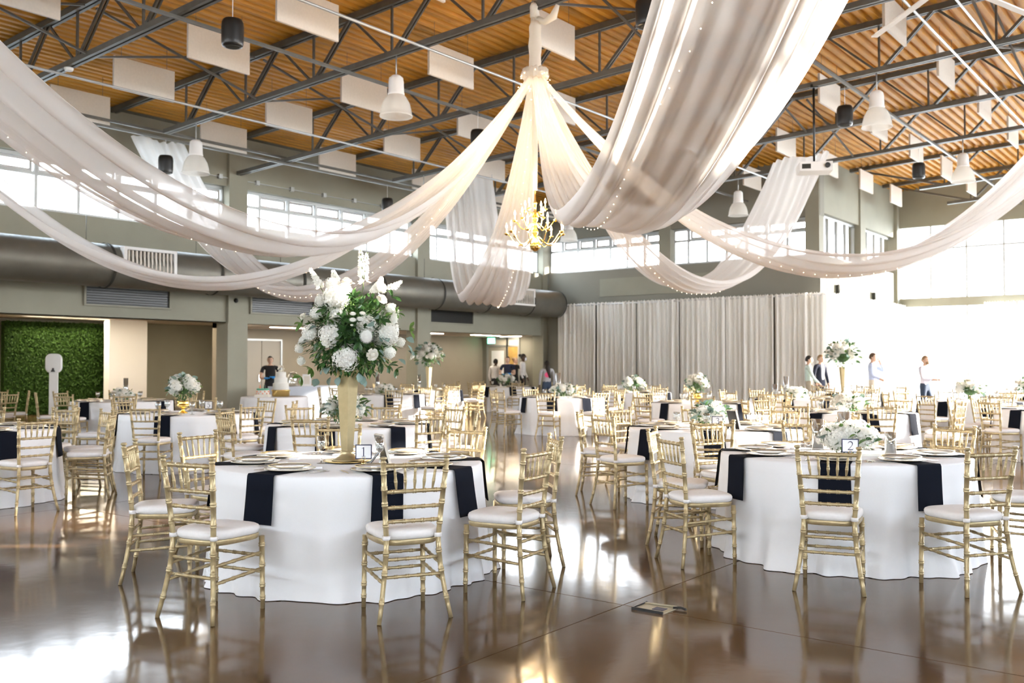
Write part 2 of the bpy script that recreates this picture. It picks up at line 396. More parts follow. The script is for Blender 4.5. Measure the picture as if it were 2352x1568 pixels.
# ------------------------------------------------------------------ trusses and everything hung from the roof
YT = [-2.0, 1.3, 4.6, 7.9, 11.2, 14.5, 17.85, 21.2, 24.4, 30.0, 33.3]
def chordz(x): return 6.16 + SLOPE * (x - XL)
def truss(y):
    full = y in (14.5, 21.2, 1.3)
    x0 = XL + .1 if y < YE else XR + .1; x1 = 10.0
    t = empty('roof_truss', (x0, y, 0)); tag(t, {11.2:'dark steel roof truss that the wrapped drape hub hangs from', 17.85:'dark steel roof truss carrying the projector pole', 7.9:'dark steel roof truss carrying the small round detector'}.get(y, 'dark steel open web roof truss spanning the hall'), 'roof truss', 'roof trusses')
    L = x1 - x0; zt = lambda u: roofz(x0+u) - .07; zb = lambda u: chordz(x0+u)
    st = 0.0 if full else 2.05
    for s in (-1, 1):
        MB().bar((st, s*.045, zb(st)), (L, s*.045, zb(L)), .055, .09).build('bottom_chord', 'steel', t)
        MB().bar((0, s*.045, zt(0)), (L, s*.045, zt(L)), .055, .11).build('top_chord', 'steel', t)
    u = 2.75; k = 0
    dm = MB().bar((.15, 0, zt(0)), (2.05+.7, 0, zb(2.75)), .035, .06); dm.build('web_diagonal', 'steel', t)
    while u < L - .4:
        MB().bar((u, 0, zb(u)), (u, 0, zt(u)), .035).build('web_vertical', 'steel', t)
        if u + 1.95 < L:
            m_ = u + .975
            for s in (-1, 1): MB().bar((u+.05, s*.03, zb(u)), (m_, s*.03, zt(m_)), .028, .05).build('web_diagonal', 'steel', t)
            MB().bar((m_, 0, zt(m_)), (u+1.9, 0, zb(u+1.95)), .03, .04).build('web_diagonal', 'steel', t)
        u += 1.95
    return t
for y in YT: truss(y)
for k, x in enumerate((XL+1.9, -12.2, -6.0, .6)):
    for z, dz in ((chordz(x), -.07), (chordz(x), .06)):
        if dz > 0 and k: continue
        b = MB(); b.bar((x, -4, z+dz), (x, YE-.1 if x < XR else 35, z+dz), .05, .05)
        tag(b.build('bridging_bar', 'steel'), 'long straight steel bridging bar crossing under the trusses', 'bar', 'bridging bars')
for k, x in enumerate((-14.7, -8.0, -3.5)):
    for a, c in zip(YT[1:-3], YT[2:-2]):
        e = empty('cross_brace', (x, a, 0)); tag(e, 'thin crossed steel rods bracing two trusses', 'brace', 'cross braces')
        MB().bar((0, .1, chordz(x)), (0, c-a-.1, roofz(x)-.15), .035).build('rod', 'steel', e)
        MB().bar((0, .1, roofz(x)-.15), (.06, c-a-.1, chordz(x)), .035).build('rod', 'steel', e)
for x in (-15.6, -10.4, -4.0, -3.4):
    b = MB(); b.tube([(x, -3, chordz(x)-.09), (x, 34 if x > XR else YE-.2, chordz(x)-.09)], .022, 6)
    tag(b.build('conduit', 'frame_metal'), 'pale electrical conduit strapped under the trusses', 'conduit', 'ceiling conduits')
# acoustic baffles
bm_ = MB(); bm_.box(-.022, .022, -.6, .6, -.29, .29); BME = bm_.mesh('baffle_panel', 'off_white')
wm_ = MB(); wm_.tube([(0, 0, .28), (0, 0, .69)], .004, 4); WME = wm_.mesh('baffle_wire', 'steel')
for r, y in enumerate((2.95, 6.25, 9.55, 12.85, 16.2, 19.5, 22.8, 25.9, 29, 32)):
    for k in range(11):
        x = -18.1 + 2.25*k
        if y > YE and x < XR + .5: continue
        p_ = Vector((x, y, 0)); X = CT*x + ST*y; Z = -ST*x + CT*y
        if Z < 2 or abs(X/Z) > .62: continue
        e = empty('acoustic_baffle', (x, y, chordz(x)+.26)); tag(e, 'white rectangular acoustic baffle hung from the roof deck', 'acoustic panel', 'hung acoustic baffles')
        inst(BME, 'panel', e)
        for q in (-.45, .45): inst(WME, 'hanger_wire', e, (0, q, 0))
# bell lamps
def bell_lamp():
    t = empty('pendant_lamp'); tag(t, 'bell shaped ribbed acrylic pendant lamp with white housing', 'lamp', 'bell pendant lamps')
    MB().lathe([(.27,0),(.275,.02),(.262,.03),(.255,.10),(.225,.22),(.17,.32),(.13,.36)], 28, cap0=False, cap1=False).build('shade', 'lamp_acrylic', t)
    MB().lathe([(.135,.355),(.14,.38),(.132,.40),(.125,.58),(.115,.64),(.07,.68),(.02,.69)], 20).build('housing', 'white_paint', t)
    MB().tube([(0,0,.68),(0,0,1.02)], .012, 6).build('hanging_rod', 'frame_metal', t)
    MB().ball((0,0,.22), .055, 10, 8, sz=1.5).build('bulb', 'white_paint', t)
    return t
L0 = bell_lamp(); first = True
for y in (4.6, 11.2, 17.85, 24.4):
    for x in (-16.7, -11.1, -5.4):
        X = CT*x + ST*y; Z = -ST*x + CT*y
        if Z < 3 or abs(X/Z) > .6: continue
        o = L0 if first else copy_tree(L0); first = False
        o.location = (x, y, chordz(x) - 1.05)
# pendant speakers
def speaker():
    t = empty('pendant_speaker'); tag(t, 'black barrel pendant loudspeaker hung on a cable', 'speaker', 'pendant loudspeakers')
    MB().lathe([(.10,0),(.135,.005),(.145,.03),(.148,.08),(.15,.26),(.145,.33),(.125,.37),(.06,.375)], 20).build('housing', 'black', t)
    MB().lathe([(.09,-.006),(.095,.0)], 16).build('cone', 'dark_grille', t)
    MB().tube([(0,0,.37),(0,0,.75)], .006, 5).build('hanging_cable', 'white_paint', t)
    return t
S0 = speaker(); first = True
for (x, y, dz) in ((-10.95,7.9,0), (-6.4,11.2,0), (-18.0,11.35,0), (-18.0,17.85,0), (-6.1,18.2,0), (-6.4,24.4,0), (-12.1,14.5,0)):
    o = S0 if first else copy_tree(S0); first = False
    o.location = (x, y, chordz(x) - .80)
# projector
px, py = -6.57, 17.85
t = empty('projector', (px, py, 5.08)); t.rotation_euler = (0, 0, TH-.15); tag(t, 'white ceiling projector on a black drop pole', 'projector')
MB().box(-.30,.30,-.24,.24,0,.17).build('body', 'white_paint', t)
MB().lathe([(.045,0),(.05,.05),(.03,.05)], 14).build('lens', 'black', t, (.20,-.24,.09)).rotation_euler = (radians(90),0,0)
MB().box(-.26,-.1,-.245,-.235,.04,.13).build('vent_grille', 'dark_grille', t)
MB().box(-.06,.06,-.06,.06,.17,.21).tube([(0,0,.2),(0,0,chordz(px)-5.08)], .022, 8).box(-.07,.07,-.07,.07,chordz(px)-5.14,chordz(px)-5.08).build('drop_pole', 'black', t)
# large ceiling fan
fx, fy = W(5.16, 11.2)
t = empty('ceiling_fan', (fx, fy, 5.95)); tag(t, 'large white six blade ceiling fan', 'fan')
MB().lathe([(.16,-.06),(.2,-.02),(.2,.08),(.12,.13)], 20).tube([(0,0,.12),(0,0,roofz(fx)-5.95)], .035, 8).build('motor', 'white_paint', t)
for k in range(6):
    a = TH + radians(95 + 60*k)
    MB().bar((cos(a)*.18, sin(a)*.18, 0), (cos(a)*1.9, sin(a)*1.9, 0), .09, .02).build('blade', 'white_paint', t)
# smoke detector on the near truss
p = PY(158, 150, 7.9)
tag(MB().lathe([(.06,-.05),(.075,-.02),(.075,0)], 14, (p.x, 7.9, chordz(p.x)-.045)).build('smoke_detector', 'white_paint'), 'small round white detector under a truss chord', 'detector')
# spiral duct along the left wall
XD, ZD, RD = -19.05, 3.52, .45
t = empty('air_duct', (XD, 0, ZD)); tag(t, 'long grey round air duct below the clerestory windows', 'duct')
ycut = [-6, -1, 4, 7.6, 10.6, 13.2, 15.6, 18.4, 20.8, 23.0, 25.2, 27.0]
for a, c in zip(ycut[:-1], ycut[1:]):
    MB().tube([(0, a, 0), (0, c, 0)], RD, 40, cap=False).build('duct_section', 'duct', t)
    n_ = int((c-a)/.13)
    sb = MB()
    for k in range(n_):
        q = a + .06 + k*.13; sb.tube([(0, q, 0), (0, q+.012, 0)], RD+.004, 40, cap=False)
    sb.build('spiral_seam', 'duct', t)
    MB().tube([(0, c-.03, 0), (0, c+.03, 0)], RD+.025, 40, cap=False).build('joint_ring', 'dark_grille', t)
    MB().tube([(0, c-.4, RD), (0, c-.4, RD+.55)], .008, 5).build('hanger_rod', 'steel', t)
def register(y):
    t = empty('air_register', (XD+.40, y, ZD+.12)); tag(t, 'white louvred air register on the round duct', 'vent', 'duct air registers')
    MB().box(-.1,.06,-.62,.62,-.29,-.23).box(-.1,.06,-.62,.62,.21,.27).box(-.1,.06,-.62,-.55,-.23,.21).box(-.1,.06,.55,.62,-.23,.21).build('frame', 'white_paint', t)
    MB().box(-.09,-.02,-.55,.55,-.23,.21).build('throat', 'dark_grille', t)
    for k in range(12): MB().box(-.01,.05,-.5+k*.09-.02,-.5+k*.09+.014,-.22,.2).build('louvre', 'off_white', t)
ra = PXX(347, 610, XD+.45); register(ra.y); rb = PXX(1203, 692, XD+.45); register(rb.y)
def grille(y):
    t = empty('wall_grille', (XL, y, 2.94)); tag(t, 'long dark louvred return grille below the duct', 'vent', 'wall return grilles')
    MB().box(0,.05,-1.05,1.05,-.23,-.19).box(0,.05,-1.05,1.05,.19,.23).box(0,.05,-1.05,-1.0,-.19,.19).box(0,.05,1.0,1.05,-.19,.19).build('frame', 'wall_paint', t)
    MB().box(0,.01,-1,1,-.19,.19).build('backing', 'black', t)
    for k in range(7): MB().bar((.025,-1,-.165+k*.055), (.025,1,-.165+k*.055), .03, .012).build('louvre', 'dark_grille', t)
g1 = PXX(295, 682, XL); grille(g1.y); g2 = PXX(650, 695, XL); grille(g2.y); grille(g2.y+6.6)
# ------------------------------------------------------------------ draped ceiling swags, hub, chandelier, curtains
HX, HY = -8.26, 11.2; HZ = 5.62
def swag(name, label, E, mid, wend=1.25, wmid=1.0, seed=0, nf=6, lights=(.25,), whub=.16, cross=None):
    """cloth hanging from the hub to E; mid = (fraction along plan, height) of a point on its way"""
    rn = random.Random(seed)
    S = Vector((HX, HY, HZ)); E = Vector(E); d = Vector((E.x-S.x, E.y-S.y)); L = d.length; d /= L
    c = Vector((-d.y, d.x)) if cross is None else Vector(cross).normalized()
    S = S + Vector((d.x, d.y, 0)) * .10
    s1, z1 = mid[0]*L, mid[1]
    # z = zS + b s + a s^2 through (s1,z1) and (L,zE)
    a = ((E.z-S.z)/L - (z1-S.z)/s1) / (L - s1); bb = (z1-S.z)/s1 - a*s1
    NU, NV = 8*nf+1, 70
    ph = [rn.uniform(0, 6.28) for _ in range(8)]
    def width(t):
        if t < .45: k = t/.45; k = k*k*(3-2*k)*.35 + k*.65; return whub + (wmid-whub)*k
        k = (t-.45)/.55; return wmid + (wend-wmid)*k
    def pt(v, t):
        s = t*L; z = S.z + bb*s + a*s*s
        w = width(t); q = v - .5
        amp = .055*(w/1.1) * (1 if t < .97 else .5)
        f = sin(2*pi*nf*(v + .035*sin(5*t+ph[0]) + .02*sin(11*t+ph[1])) + ph[2]) * amp * (.7+.5*sin(7*v+ph[3]+2*t))
        f += .03*sin(2*pi*1.5*v+ph[4]+3*t)*w
        dip = -.16*w*(1-4*q*q) * (1-abs(2*t-1)**3)
        sl = bb + 2*a*s; n = sqrt(1+sl*sl); nx, nz = -sl/n, 1/n
        x = S.x + d.x*(s + nx*f) + c.x*q*w; y = S.y + d.y*(s + nx*f) + c.y*q*w
        return Vector((x, y, z + dip + nz*f))
    b = MB(); b.grid(lambda i, j: pt(i/(NU-1), j/(NV-1)), NU, NV)
    o = b.build(name, 'fabric_sheer'); tag(o, label, 'drape', 'sheer ceiling swags')
    lb = MB()
    for v0 in lights:
        n = int(L/.17)
        for k in range(n):
            t = (k+.5)/n; p = pt(v0 + .04*sin(3*t*6.28), t) - Vector((0,0,.03))
            lb.ball(p, .0048, 5, 4)
    fo = lb.build('fairy_lights', 'fairy', o); fo['kind'] = 'stuff'; fo['label'] = 'warm white fairy light bulbs'
    return o
swag('ceiling_swag', 'sheer white swag running along the near roof bay with fairy lights', (HX+.1, 1.0, 6.45), (.412, 2.84), 1.35, 1.1, 1, 7, (.15,))
swag('ceiling_swag', 'slim sheer swag reaching from hub toward the lobby corner above the duct', (-14.9, 4.62, 6.31), (.495, 2.62), 1.0, .75, 2, 5, (.1,))
swag('ceiling_swag', 'sheer swag running straight to the clerestory wall beside the bell lamp', (-19.0, 11.85, 6.40), (.42, 2.82), 1.25, .9, 3, 7, (.75,))
swag('ceiling_swag', 'broad sheer swag hanging behind the brass chandelier', (-16.2, 19.0, 6.45), (.40, 2.90), 1.3, 1.35, 4, 8, (.4,))
swag('ceiling_swag', 'sheer swag rising behind the projector toward the end wall', (HX+.1, 21.2, 6.2), (.52, 2.98), 1.35, 1.0, 5, 7, (.5,))
swag('ceiling_swag', 'sheer swag rising toward the tall sunlit glazing', (-1.5, 17.9, 6.6), (.46, 3.02), 1.7, 1.45, 6, 8, (.3,))
swag('ceiling_swag', 'widest sheer swag sweeping up overhead toward the solid side wall', (0.35, 2.55, 6.9), (.47, 2.82), 1.3, 1.1, 7, 8, (.25,))
# fabric wrapped pole, ring and knot that carry the swags and the chandelier
t = empty('drape_hub', (HX, HY, 0)); tag(t, 'fabric wrapped hanging pole with gathered ring that holds the swags', 'drape hub')
hb = MB(); rn = random.Random(3)
hb.lathe([(.06,5.70),(.10,5.75),(.09,5.82),(.085,5.95),(.10,6.1),(.085,6.25),(.09,6.38),(.06,6.46)], 20)
mat('fabric_cream', (.90,.82,.70), .85, trans=.3, bump=.3, bscale=25)
hb.build('wrapped_pole', 'fabric_cream', t)
def ringf(i, j):
    a = 2*pi*i/64; q = 2*pi*j/8
    r = .15 + .045*cos(q) + .012*sin(9*a+2*q) + .01*sin(23*a); return (r*cos(a), r*sin(a), 5.68 + .085*sin(q) + .01*sin(13*a))
MB().grid(ringf, 64, 9, wrap=True).build('gathered_ring', 'fabric_cream', t)
kn = MB(); kn.tube([(-.02,.1,6.45),(-.05,.08,6.6),(0,0,6.74),(.05,-.1,6.62),(.03,-.1,6.48)], [.05,.06,.06,.06,.04], 10)
kn.tube([(.02,.06,6.5),(.16,.02,6.42),(.34,-.02,6.45),(.42,-.02,6.6)], [.05,.045,.06,.03], 10); kn.build('fabric_knot', 'fabric_cream', t)
sl = MB(); sl.tube([(0,0,5.6),(0,0,4.9),(0,0,4.4),(0,0,3.98)], [.05,.045,.04,.03], 10); sl.build('chain_sleeve', 'fabric_cream', t)
lb = MB()
for k in range(60):
    a = rn.uniform(0, 6.28); z = rn.uniform(5.2, 5.7); r = .2 + (5.7-z)*.3*rn.random(); lb.ball((r*cos(a), r*sin(a), z), .006, 5, 4)
o = lb.build('fairy_lights', 'fairy', t); o['kind'] = 'stuff'
# brass chandelier
t = empty('chandelier', (HX, HY, 3.10)); tag(t, 'polished brass candle chandelier hanging below the fabric hub', 'chandelier')
MB().lathe([(.001,-.02),(.03,-.01),(.07,.02),(.085,.07),(.07,.12),(.03,.15),(.022,.2),(.045,.24),(.05,.28),(.025,.32),(.02,.40),(.04,.44),(.045,.48),(.02,.53),(.016,.66),(.03,.69),(.012,.72),(.008,.9)], 20).build('centre_column', 'brass', t)
def chand_ring(n, r, z0, zc, drop, off):
    for k in range(n):
        a = 2*pi*k/n + off; pts = []
        for i in range(13):
            u = i/12; rr = .05 + (r-.05)*(u**.85); z = z0 - drop*sin(pi*min(1, u*1.15))*(1-u*.15) + (zc-z0)*u**3
            pts.append((rr*cos(a), rr*sin(a), z))
        ar = MB().tube(pts, .007, 6).build('arm', 'brass', t)
        c = pts[-1]
        cu = MB().lathe([(.006,-.02),(.032,0),(.036,.012),(.015,.014),(.013,.02)], 10, c).build('candle_cup', 'brass', ar)
        MB().lathe([(.0105,.012),(.0105,.085)], 8, c).build('candle_sleeve', 'wax', ar)
        MB().lathe([(.004,.085),(.014,.105),(.011,.13),(.001,.165)], 8, c).build('flame_bulb', 'glow', ar)
chand_ring(9, .42, .20, .24, .14, .2); chand_ring(6, .30, .40, .43, .10, .5); chand_ring(4, .17, .56, .58, .06, .1)
pl = bpy.data.lights.new('chandelier_light', 'POINT'); plo = bpy.data.objects.new('chandelier_light', pl); COL.objects.link(plo)
pl.energy = 45; pl.color = (1,.72,.42); pl.shadow_soft_size = .25; plo.location = (HX, HY, 3.45)
# pipe and drape curtains on the end wall and along the jog
def curtain_panel(p0, p1, z1, seed, label, group):
    rn = random.Random(seed); p0 = Vector(p0); p1 = Vector(p1); d = (p1-p0); L = d.length; d /= L; n_ = Vector((-d.y, d.x))
    nf = int(L/.17); NU = nf*6+1; NV = 9; phs = [rn.uniform(0, 6.28) for _ in range(5)]
    def fn(i, j):
        u = i/(NU-1); v = j/(NV-1); z = .02 + (z1-.02)*v
        a = .055 + .03*sin(9*u+phs[0]) + .02*sin(23*u+phs[1])
        f = a*sin(2*pi*nf*(u + .012*sin(17*u+phs[2])) + phs[3]) * (1.15-.3*v)
        q = p0 + d*(u*L) + n_*f
        if j == NV-1: z += .025*sin(2*pi*nf*2.3*u) + .012*rn.random()
        return (q.x, q.y, z)
    o = MB().grid(fn, NU, NV).build('curtain', 'curtain'); tag(o, label, 'curtain', group); return o
yc = YE - .35
for k in range(6):
    w_ = (XR+.30-XL-.8)/6; x0 = XL+.8 + k*w_; x1 = x0 + w_ - .02
    curtain_panel((x0, yc), (x1, yc), 3.52, 20+k, 'tall pale grey gathered curtain panel along the end wall', 'end wall curtains')
for k in range(4):
    y0 = YE - .3 + k*1.95; curtain_panel((XR+.28, y0), (XR+.28, y0+1.93), 3.52, 40+k, 'tall gathered curtain panel glowing in the sun on the side wall', 'sunlit side wall curtains')
for k in range(3):
    x0 = -7.1 + k*1.3; curtain_panel((x0, YB-.4), (x0+1.28, YB-.4), 3.52, 60+k, 'cream curtain panel hung before the tall glazing', 'far glazing curtains')
cr = MB().tube([(XL+.3, yc, 3.47), (XR+.3, yc, 3.47)], .025, 8); tag(cr.build('curtain_pole', 'curtain_rod'), 'horizontal pole carrying the end wall curtain', 'curtain pole')
cr = MB().tube([(XR+.28, YE-.3, 3.47), (XR+.28, YB-.1, 3.47)], .025, 8); tag(cr.build('curtain_pole', 'curtain_rod'), 'pole carrying the sunlit side wall curtain', 'curtain pole')
# ------------------------------------------------------------------ chairs
def bamboo(pts, r, rings=(), n=8, taper=None):
    """turned bamboo-look rod with raised ring joints at fractions of its length"""
    pts = [Vector(p) for p in pts]; ls = [0]
    for a, c in zip(pts[:-1], pts[1:]): ls.append(ls[-1] + (c-a).length)
    T = ls[-1]; st = {0.0: r, T: r}
    def at(s):
        for i in range(len(ls)-1):
            if s <= ls[i+1] + 1e-9:
                k = (s-ls[i])/(ls[i+1]-ls[i]); return pts[i].lerp(pts[i+1], k)
        return pts[-1]
    for q in ls[1:-1]: st[q] = r
    for f in rings:
        s = f*T
        for ds, k in ((-.013,1.0),(-.010,1.22),(-.003,1.22),(0,.98),(.003,1.22),(.010,1.22),(.013,1.0)):
            if 0 < s+ds < T: st[s+ds] = r*k
    ss = sorted(st); P = [at(s) for s in ss]; R = [st[s]*(taper(s/T) if taper else 1) for s in ss]
    return MB().tube(P, R, n)
def post_pts(sx, z0, z1, n=9):
    out = []
    for i in range(n):
        z = z0 + (z1-z0)*i/(n-1)
        if z < .44: k = (.44-z)/.44; x = .152 + .058*k**1.5; y = -.19 - .06*k**1.6
        else: k = (z-.44)/.48; x = .152 + .036*k; y = -.19 - .055*k**1.3
        out.append((sx*x, y, z))
    return out
def px_at(z): p = post_pts(1, z, z+.001, 2)[0]; return p[0], p[1]
def chair_meshes():
    M = {}
    for nm, sx in (('post_l', -1), ('post_r', 1)):
        b = bamboo(post_pts(sx, 0, .895, 13), .0155, (.13,.30,.42,.60,.73,.83,.93), 8, lambda t: .82+.18*min(1, t*2.5))
        tp = post_pts(sx, .885, .886, 2)[0]
        b.lathe([(.0155,0),(.018,.005),(.011,.012),(.011,.016),(.0185,.022),(.02,.03),(.014,.036)], 10, tp)
        M[nm] = b.mesh('chair_back_post', 'gold_chair')
    for nm, sx in (('leg_l', -1), ('leg_r', 1)):
        M[nm] = bamboo([(sx*.178, .175, .425), (sx*.182, .178, .2), (sx*.184, .18, 0)], .0165, (.12,.4,.68,.85), 8, lambda t: 1-.2*t).mesh('chair_leg', 'gold_chair')
    for nm, z, r in (('rail0', .868, .0125), ('rail1', .722, .011), ('rail2', .632, .0105), ('rail3', .552, .0105)):
        x, y = px_at(z); M[nm] = bamboo([(-x, y, z), (0, y-.006, z), (x, y, z)], r, (.14,.33,.5,.67,.86), 8).mesh('chair_rail', 'gold_chair')
    for k in range(5):
        u = -.66 + .33*k; x1, y1 = px_at(.868); x0, y0 = px_at(.722)
        a = Vector((u*x0*.92, y0-.004, .722)); c = Vector((u*x1, y1-.004, .868)); P = []; R = []
        for (t, r) in ((0,.0045),(.12,.006),(.34,.0095),(.40,.0105),(.42,.008),(.44,.0105),(.47,.0085),(.62,.0075),(.68,.0085),(.70,.0065),(.72,.0085),(.78,.0072),(1,.005)): P.append(a.lerp(c, t)); R.append(r)
        M['sp%d' % k] = MB().tube(P, R, 7).mesh('chair_spindle', 'gold_chair')
    for k, (z) in enumerate((.34, .245)):
        x, y = px_at(z); M['sb%d' % k] = bamboo([(-x, y, z), (x, y, z)], .0095, (.2,.4,.6,.8), 7).mesh('chair_stretcher', 'gold_chair')
        M['sf%d' % k] = bamboo([(-.18, .177, z-.03), (.18, .177, z-.03)], .0095, (.2,.4,.6,.8), 7).mesh('chair_stretcher', 'gold_chair')
        for nm, sx in (('l', -1), ('r', 1)):
            M['ss%s%d' % (nm, k)] = bamboo([(sx*x, y, z-.035), (sx*.18, .177, z-.01)], .0095, (.2,.4,.6,.8), 7).mesh('chair_stretcher', 'gold_chair')
    def outline(k, n=40):
        out = []
        for i in range(n):
            a = 2*pi*i/n; ca, sa = cos(a), sin(a); e = .55
            x = (abs(ca)**e)*(1 if ca > 0 else -1); y = (abs(sa)**e)*(1 if sa > 0 else -1)
            w = .168 + .030*(y*.5+.5); out.append((x*w*k, y*.198*k))
        return out
    def slab(levels):
        b = MB(); rows = [[(x, y, z) for (x, y) in outline(k)] for (k, z) in levels]; n = len(rows[0])
        b.grid(lambda i, j: rows[j][i], n, len(rows), wrap=True)
        b.add([(0, 0, levels[0][1])] + rows[0], [(0, 1+(i+1) % n, 1+i) for i in range(n)], 0, True)
        b.add([(0, 0, levels[-1][1]+.004)] + rows[-1], [(0, 1+i, 1+(i+1) % n) for i in range(n)], 0, True)
        return b
    M['seat'] = slab([(.97,.415),(1.0,.42),(1.02,.44),(1.0,.447)]).mesh('chair_seat', 'gold_chair')
    M['cushion'] = slab([(.96,.447),(1.0,.452),(1.03,.466),(1.035,.48),(1.01,.492),(.94,.500),(.75,.505),(.4,.507)]).mesh('chair_cushion', 'cushion')
    for nm, sx in (('tie_l', -1), ('tie_r', 1)):
        x, y = px_at(.465); M[nm] = MB().lathe([(.022,-.012),(.0225,.012)], 10, (sx*x, y+.003, .463)).box(min(sx*x, sx*.13), max(sx*x, sx*.13), y, y+.05, .454, .474).mesh('chair_tie', 'cushion')
    return M
CM = chair_meshes()
PARTS = [('seat','seat'),('cushion','cushion'),('back_post','post_l'),('back_post','post_r'),('leg','leg_l'),('leg','leg_r'),('top_rail','rail0'),('back_rail','rail1'),('back_rail','rail2'),('back_rail','rail3')] + \
        [('spindle','sp%d' % k) for k in range(5)] + [('stretcher', s) for s in ('sb0','sb1','sf0','sf1','ssl0','ssl1','ssr0','ssr1')] + [('cushion_tie','tie_l'),('cushion_tie','tie_r')]
def chair(x, y, rz, label, group):
    t = empty('chiavari_chair', (x, y, 0), rz); tag(t, label, 'chair', group)
    cu = None
    for nm, k in PARTS:
        o = inst(CM[k], nm, cu if nm == 'cushion_tie' else t)
        if nm == 'cushion': cu = o
    return t
# ------------------------------------------------------------------ tables
TH_ = .752
def tablecloth(r, seed, H=TH_):
    rn = random.Random(seed); nf = 15; ph = [rn.uniform(0, 6.28) for _ in range(6)]; NU = 240; NV = 15
    def fn(i, j):
        a = 2*pi*i/NU
        if j == 0: return (0.35*r*cos(a), .35*r*sin(a), H)
        if j == 1: return (.8*r*cos(a), .8*r*sin(a), H)
        if j == 2: return ((r-.012)*cos(a), (r-.012)*sin(a), H)
        if j == 3: return ((r-.003)*cos(a), (r-.003)*sin(a), H-.005)
        k = (j-4)/(NV-5); z = H - .014 - (H-.018)*k
        f = (sin(nf*a + 1.3*sin(2*a+ph[0]) + ph[1]) + .6*sin((nf-4)*a+ph[2]) + .35*sin(2.0*nf*a+ph[3])) * .5
        rr = r + .004 + .04*k**1.2 + .042*f*(k**.8) + (.06*max(0, sin(5*a+ph[4]))**4*max(0, k-.75)*4) + .02*max(0, k-.7)*3.3*sin(31*a+2*sin(3*a)+ph[5])
        return (rr*cos(a), rr*sin(a), max(.004, z))
    b = MB(); b.grid(fn, NU, NV, wrap=True)
    b.add([(0,0,H)] + [(.35*r*cos(2*pi*i/NU), .35*r*sin(2*pi*i/NU), H) for i in range(NU)], [(0, 1+i, 1+(i+1) % NU) for i in range(NU)], 0, True)
    return b
CLOTHS = [tablecloth(.915, 100+k).mesh('tablecloth', 'cloth') for k in range(4)]
TABM = MB().lathe([(.89,.725),(.90,.73),(.90,.745),(.89,.746)], 40).mesh('tabletop', 'off_white')
LEGM = [MB().tube([(sx*.35, sy*.35, 0), (sx*.35, sy*.35, .726)], .016, 8).mesh('table_leg', 'steel') for sx, sy in ((-1,-1),(1,-1),(1,1),(-1,1))]
mat('charger_glass', (.62,.54,.42), .2, metal=.2, coat=.4)
# place setting meshes
CHARG = MB().lathe([(.09,.001),(.12,.004),(.155,.010),(.165,.013),(.163,.016),(.12,.008),(.0,.006)], 36).mesh('charger', 'charger_glass')
PLATE = MB().lathe([(.07,.014),(.09,.016),(.125,.026),(.135,.030),(.134,.032),(.09,.022),(.0,.020)], 36).mesh('plate', 'china')
RIM = MB().lathe([(.131,.0312),(.1362,.0318),(.1358,.034),(.130,.0332)], 36, cap0=False, cap1=False).mesh('gold_rim', 'gold')
def napkin_mesh(k):
    rn = random.Random(k); w = .096 + .01*rn.random(); dr = .25 + .05*rn.random(); sk = rn.uniform(-.10,.10)
    prof = []   # (radial, z, t)
    for u in (-.33,-.24,-.16,-.08,-.03): prof.append((u, .0012, 0))
    prof += [(-.008,.0025,0),(.006,.0015,0),(.014,-.010,0)]
    for i in range(1, 9): prof.append((.016 + .030*(i/8)**1.3, -.010 - dr*i/8, i/8))
    b = MB(); NU = 9
    for off, flip in ((.0, False), (.003, True)):
        def fn(i, j):
            r, z, t = prof[j]; u = i/(NU-1)*2-1
            n = off if j < 6 else off
            return (u*w*(1+.05*t) + sk*t*dr, r + (n if j >= 6 else 0) + .004*t*sin(3*u+k), z + (off if j < 7 else 0) )
        b.grid(fn, NU, len(prof))
    return b.mesh('napkin', 'napkin')
NAPS = [napkin_mesh(k) for k in range(4)]
def fork_mesh():
    b = MB(); b.bar((0,-.09,.003),(0,.035,.004),.007,.002); b.box(-.011,.011,.035,.055,.002,.004)
    for k in range(4): b.box(-.011+k*.0065,-.0075+k*.0065,.055,.095,.003,.005)
    return b.mesh('fork', 'silver')
def knife_mesh():
    b = MB(); b.bar((0,-.1,.003),(0,0,.003),.009,.003); b.box(-.008,.006,0,.11,.001,.003); return b.mesh('knife', 'silver')
FORK, KNIFE = fork_mesh(), knife_mesh()
CARD = MB().box(-.05,.05,-.03,.03,0,.012).mesh('favor', 'paper')
def flute():
    t = empty('champagne_flute')
    MB().lathe([(.032,0),(.032,.003),(.006,.008),(.004,.03),(.004,.085),(.008,.092)], 14).build('stem', 'glass', t)
    MB().lathe([(.008,.092),(.024,.105),(.027,.13),(.028,.19),(.027,.19),(.025,.13),(.02,.108),(.003,.098)], 16, cap0=False, cap1=False).build('bowl', 'glass', t)
    return t
def goblet_mesh():
    b = MB(); b.lathe([(.034,0),(.034,.003),(.006,.008),(.005,.07),(.02,.08),(.036,.10),(.041,.13),(.038,.17),(.036,.17),(.038,.13),(.033,.103),(.004,.085)], 14, cap1=False); return b.mesh('goblet', 'glass')
GOB = goblet_mesh()
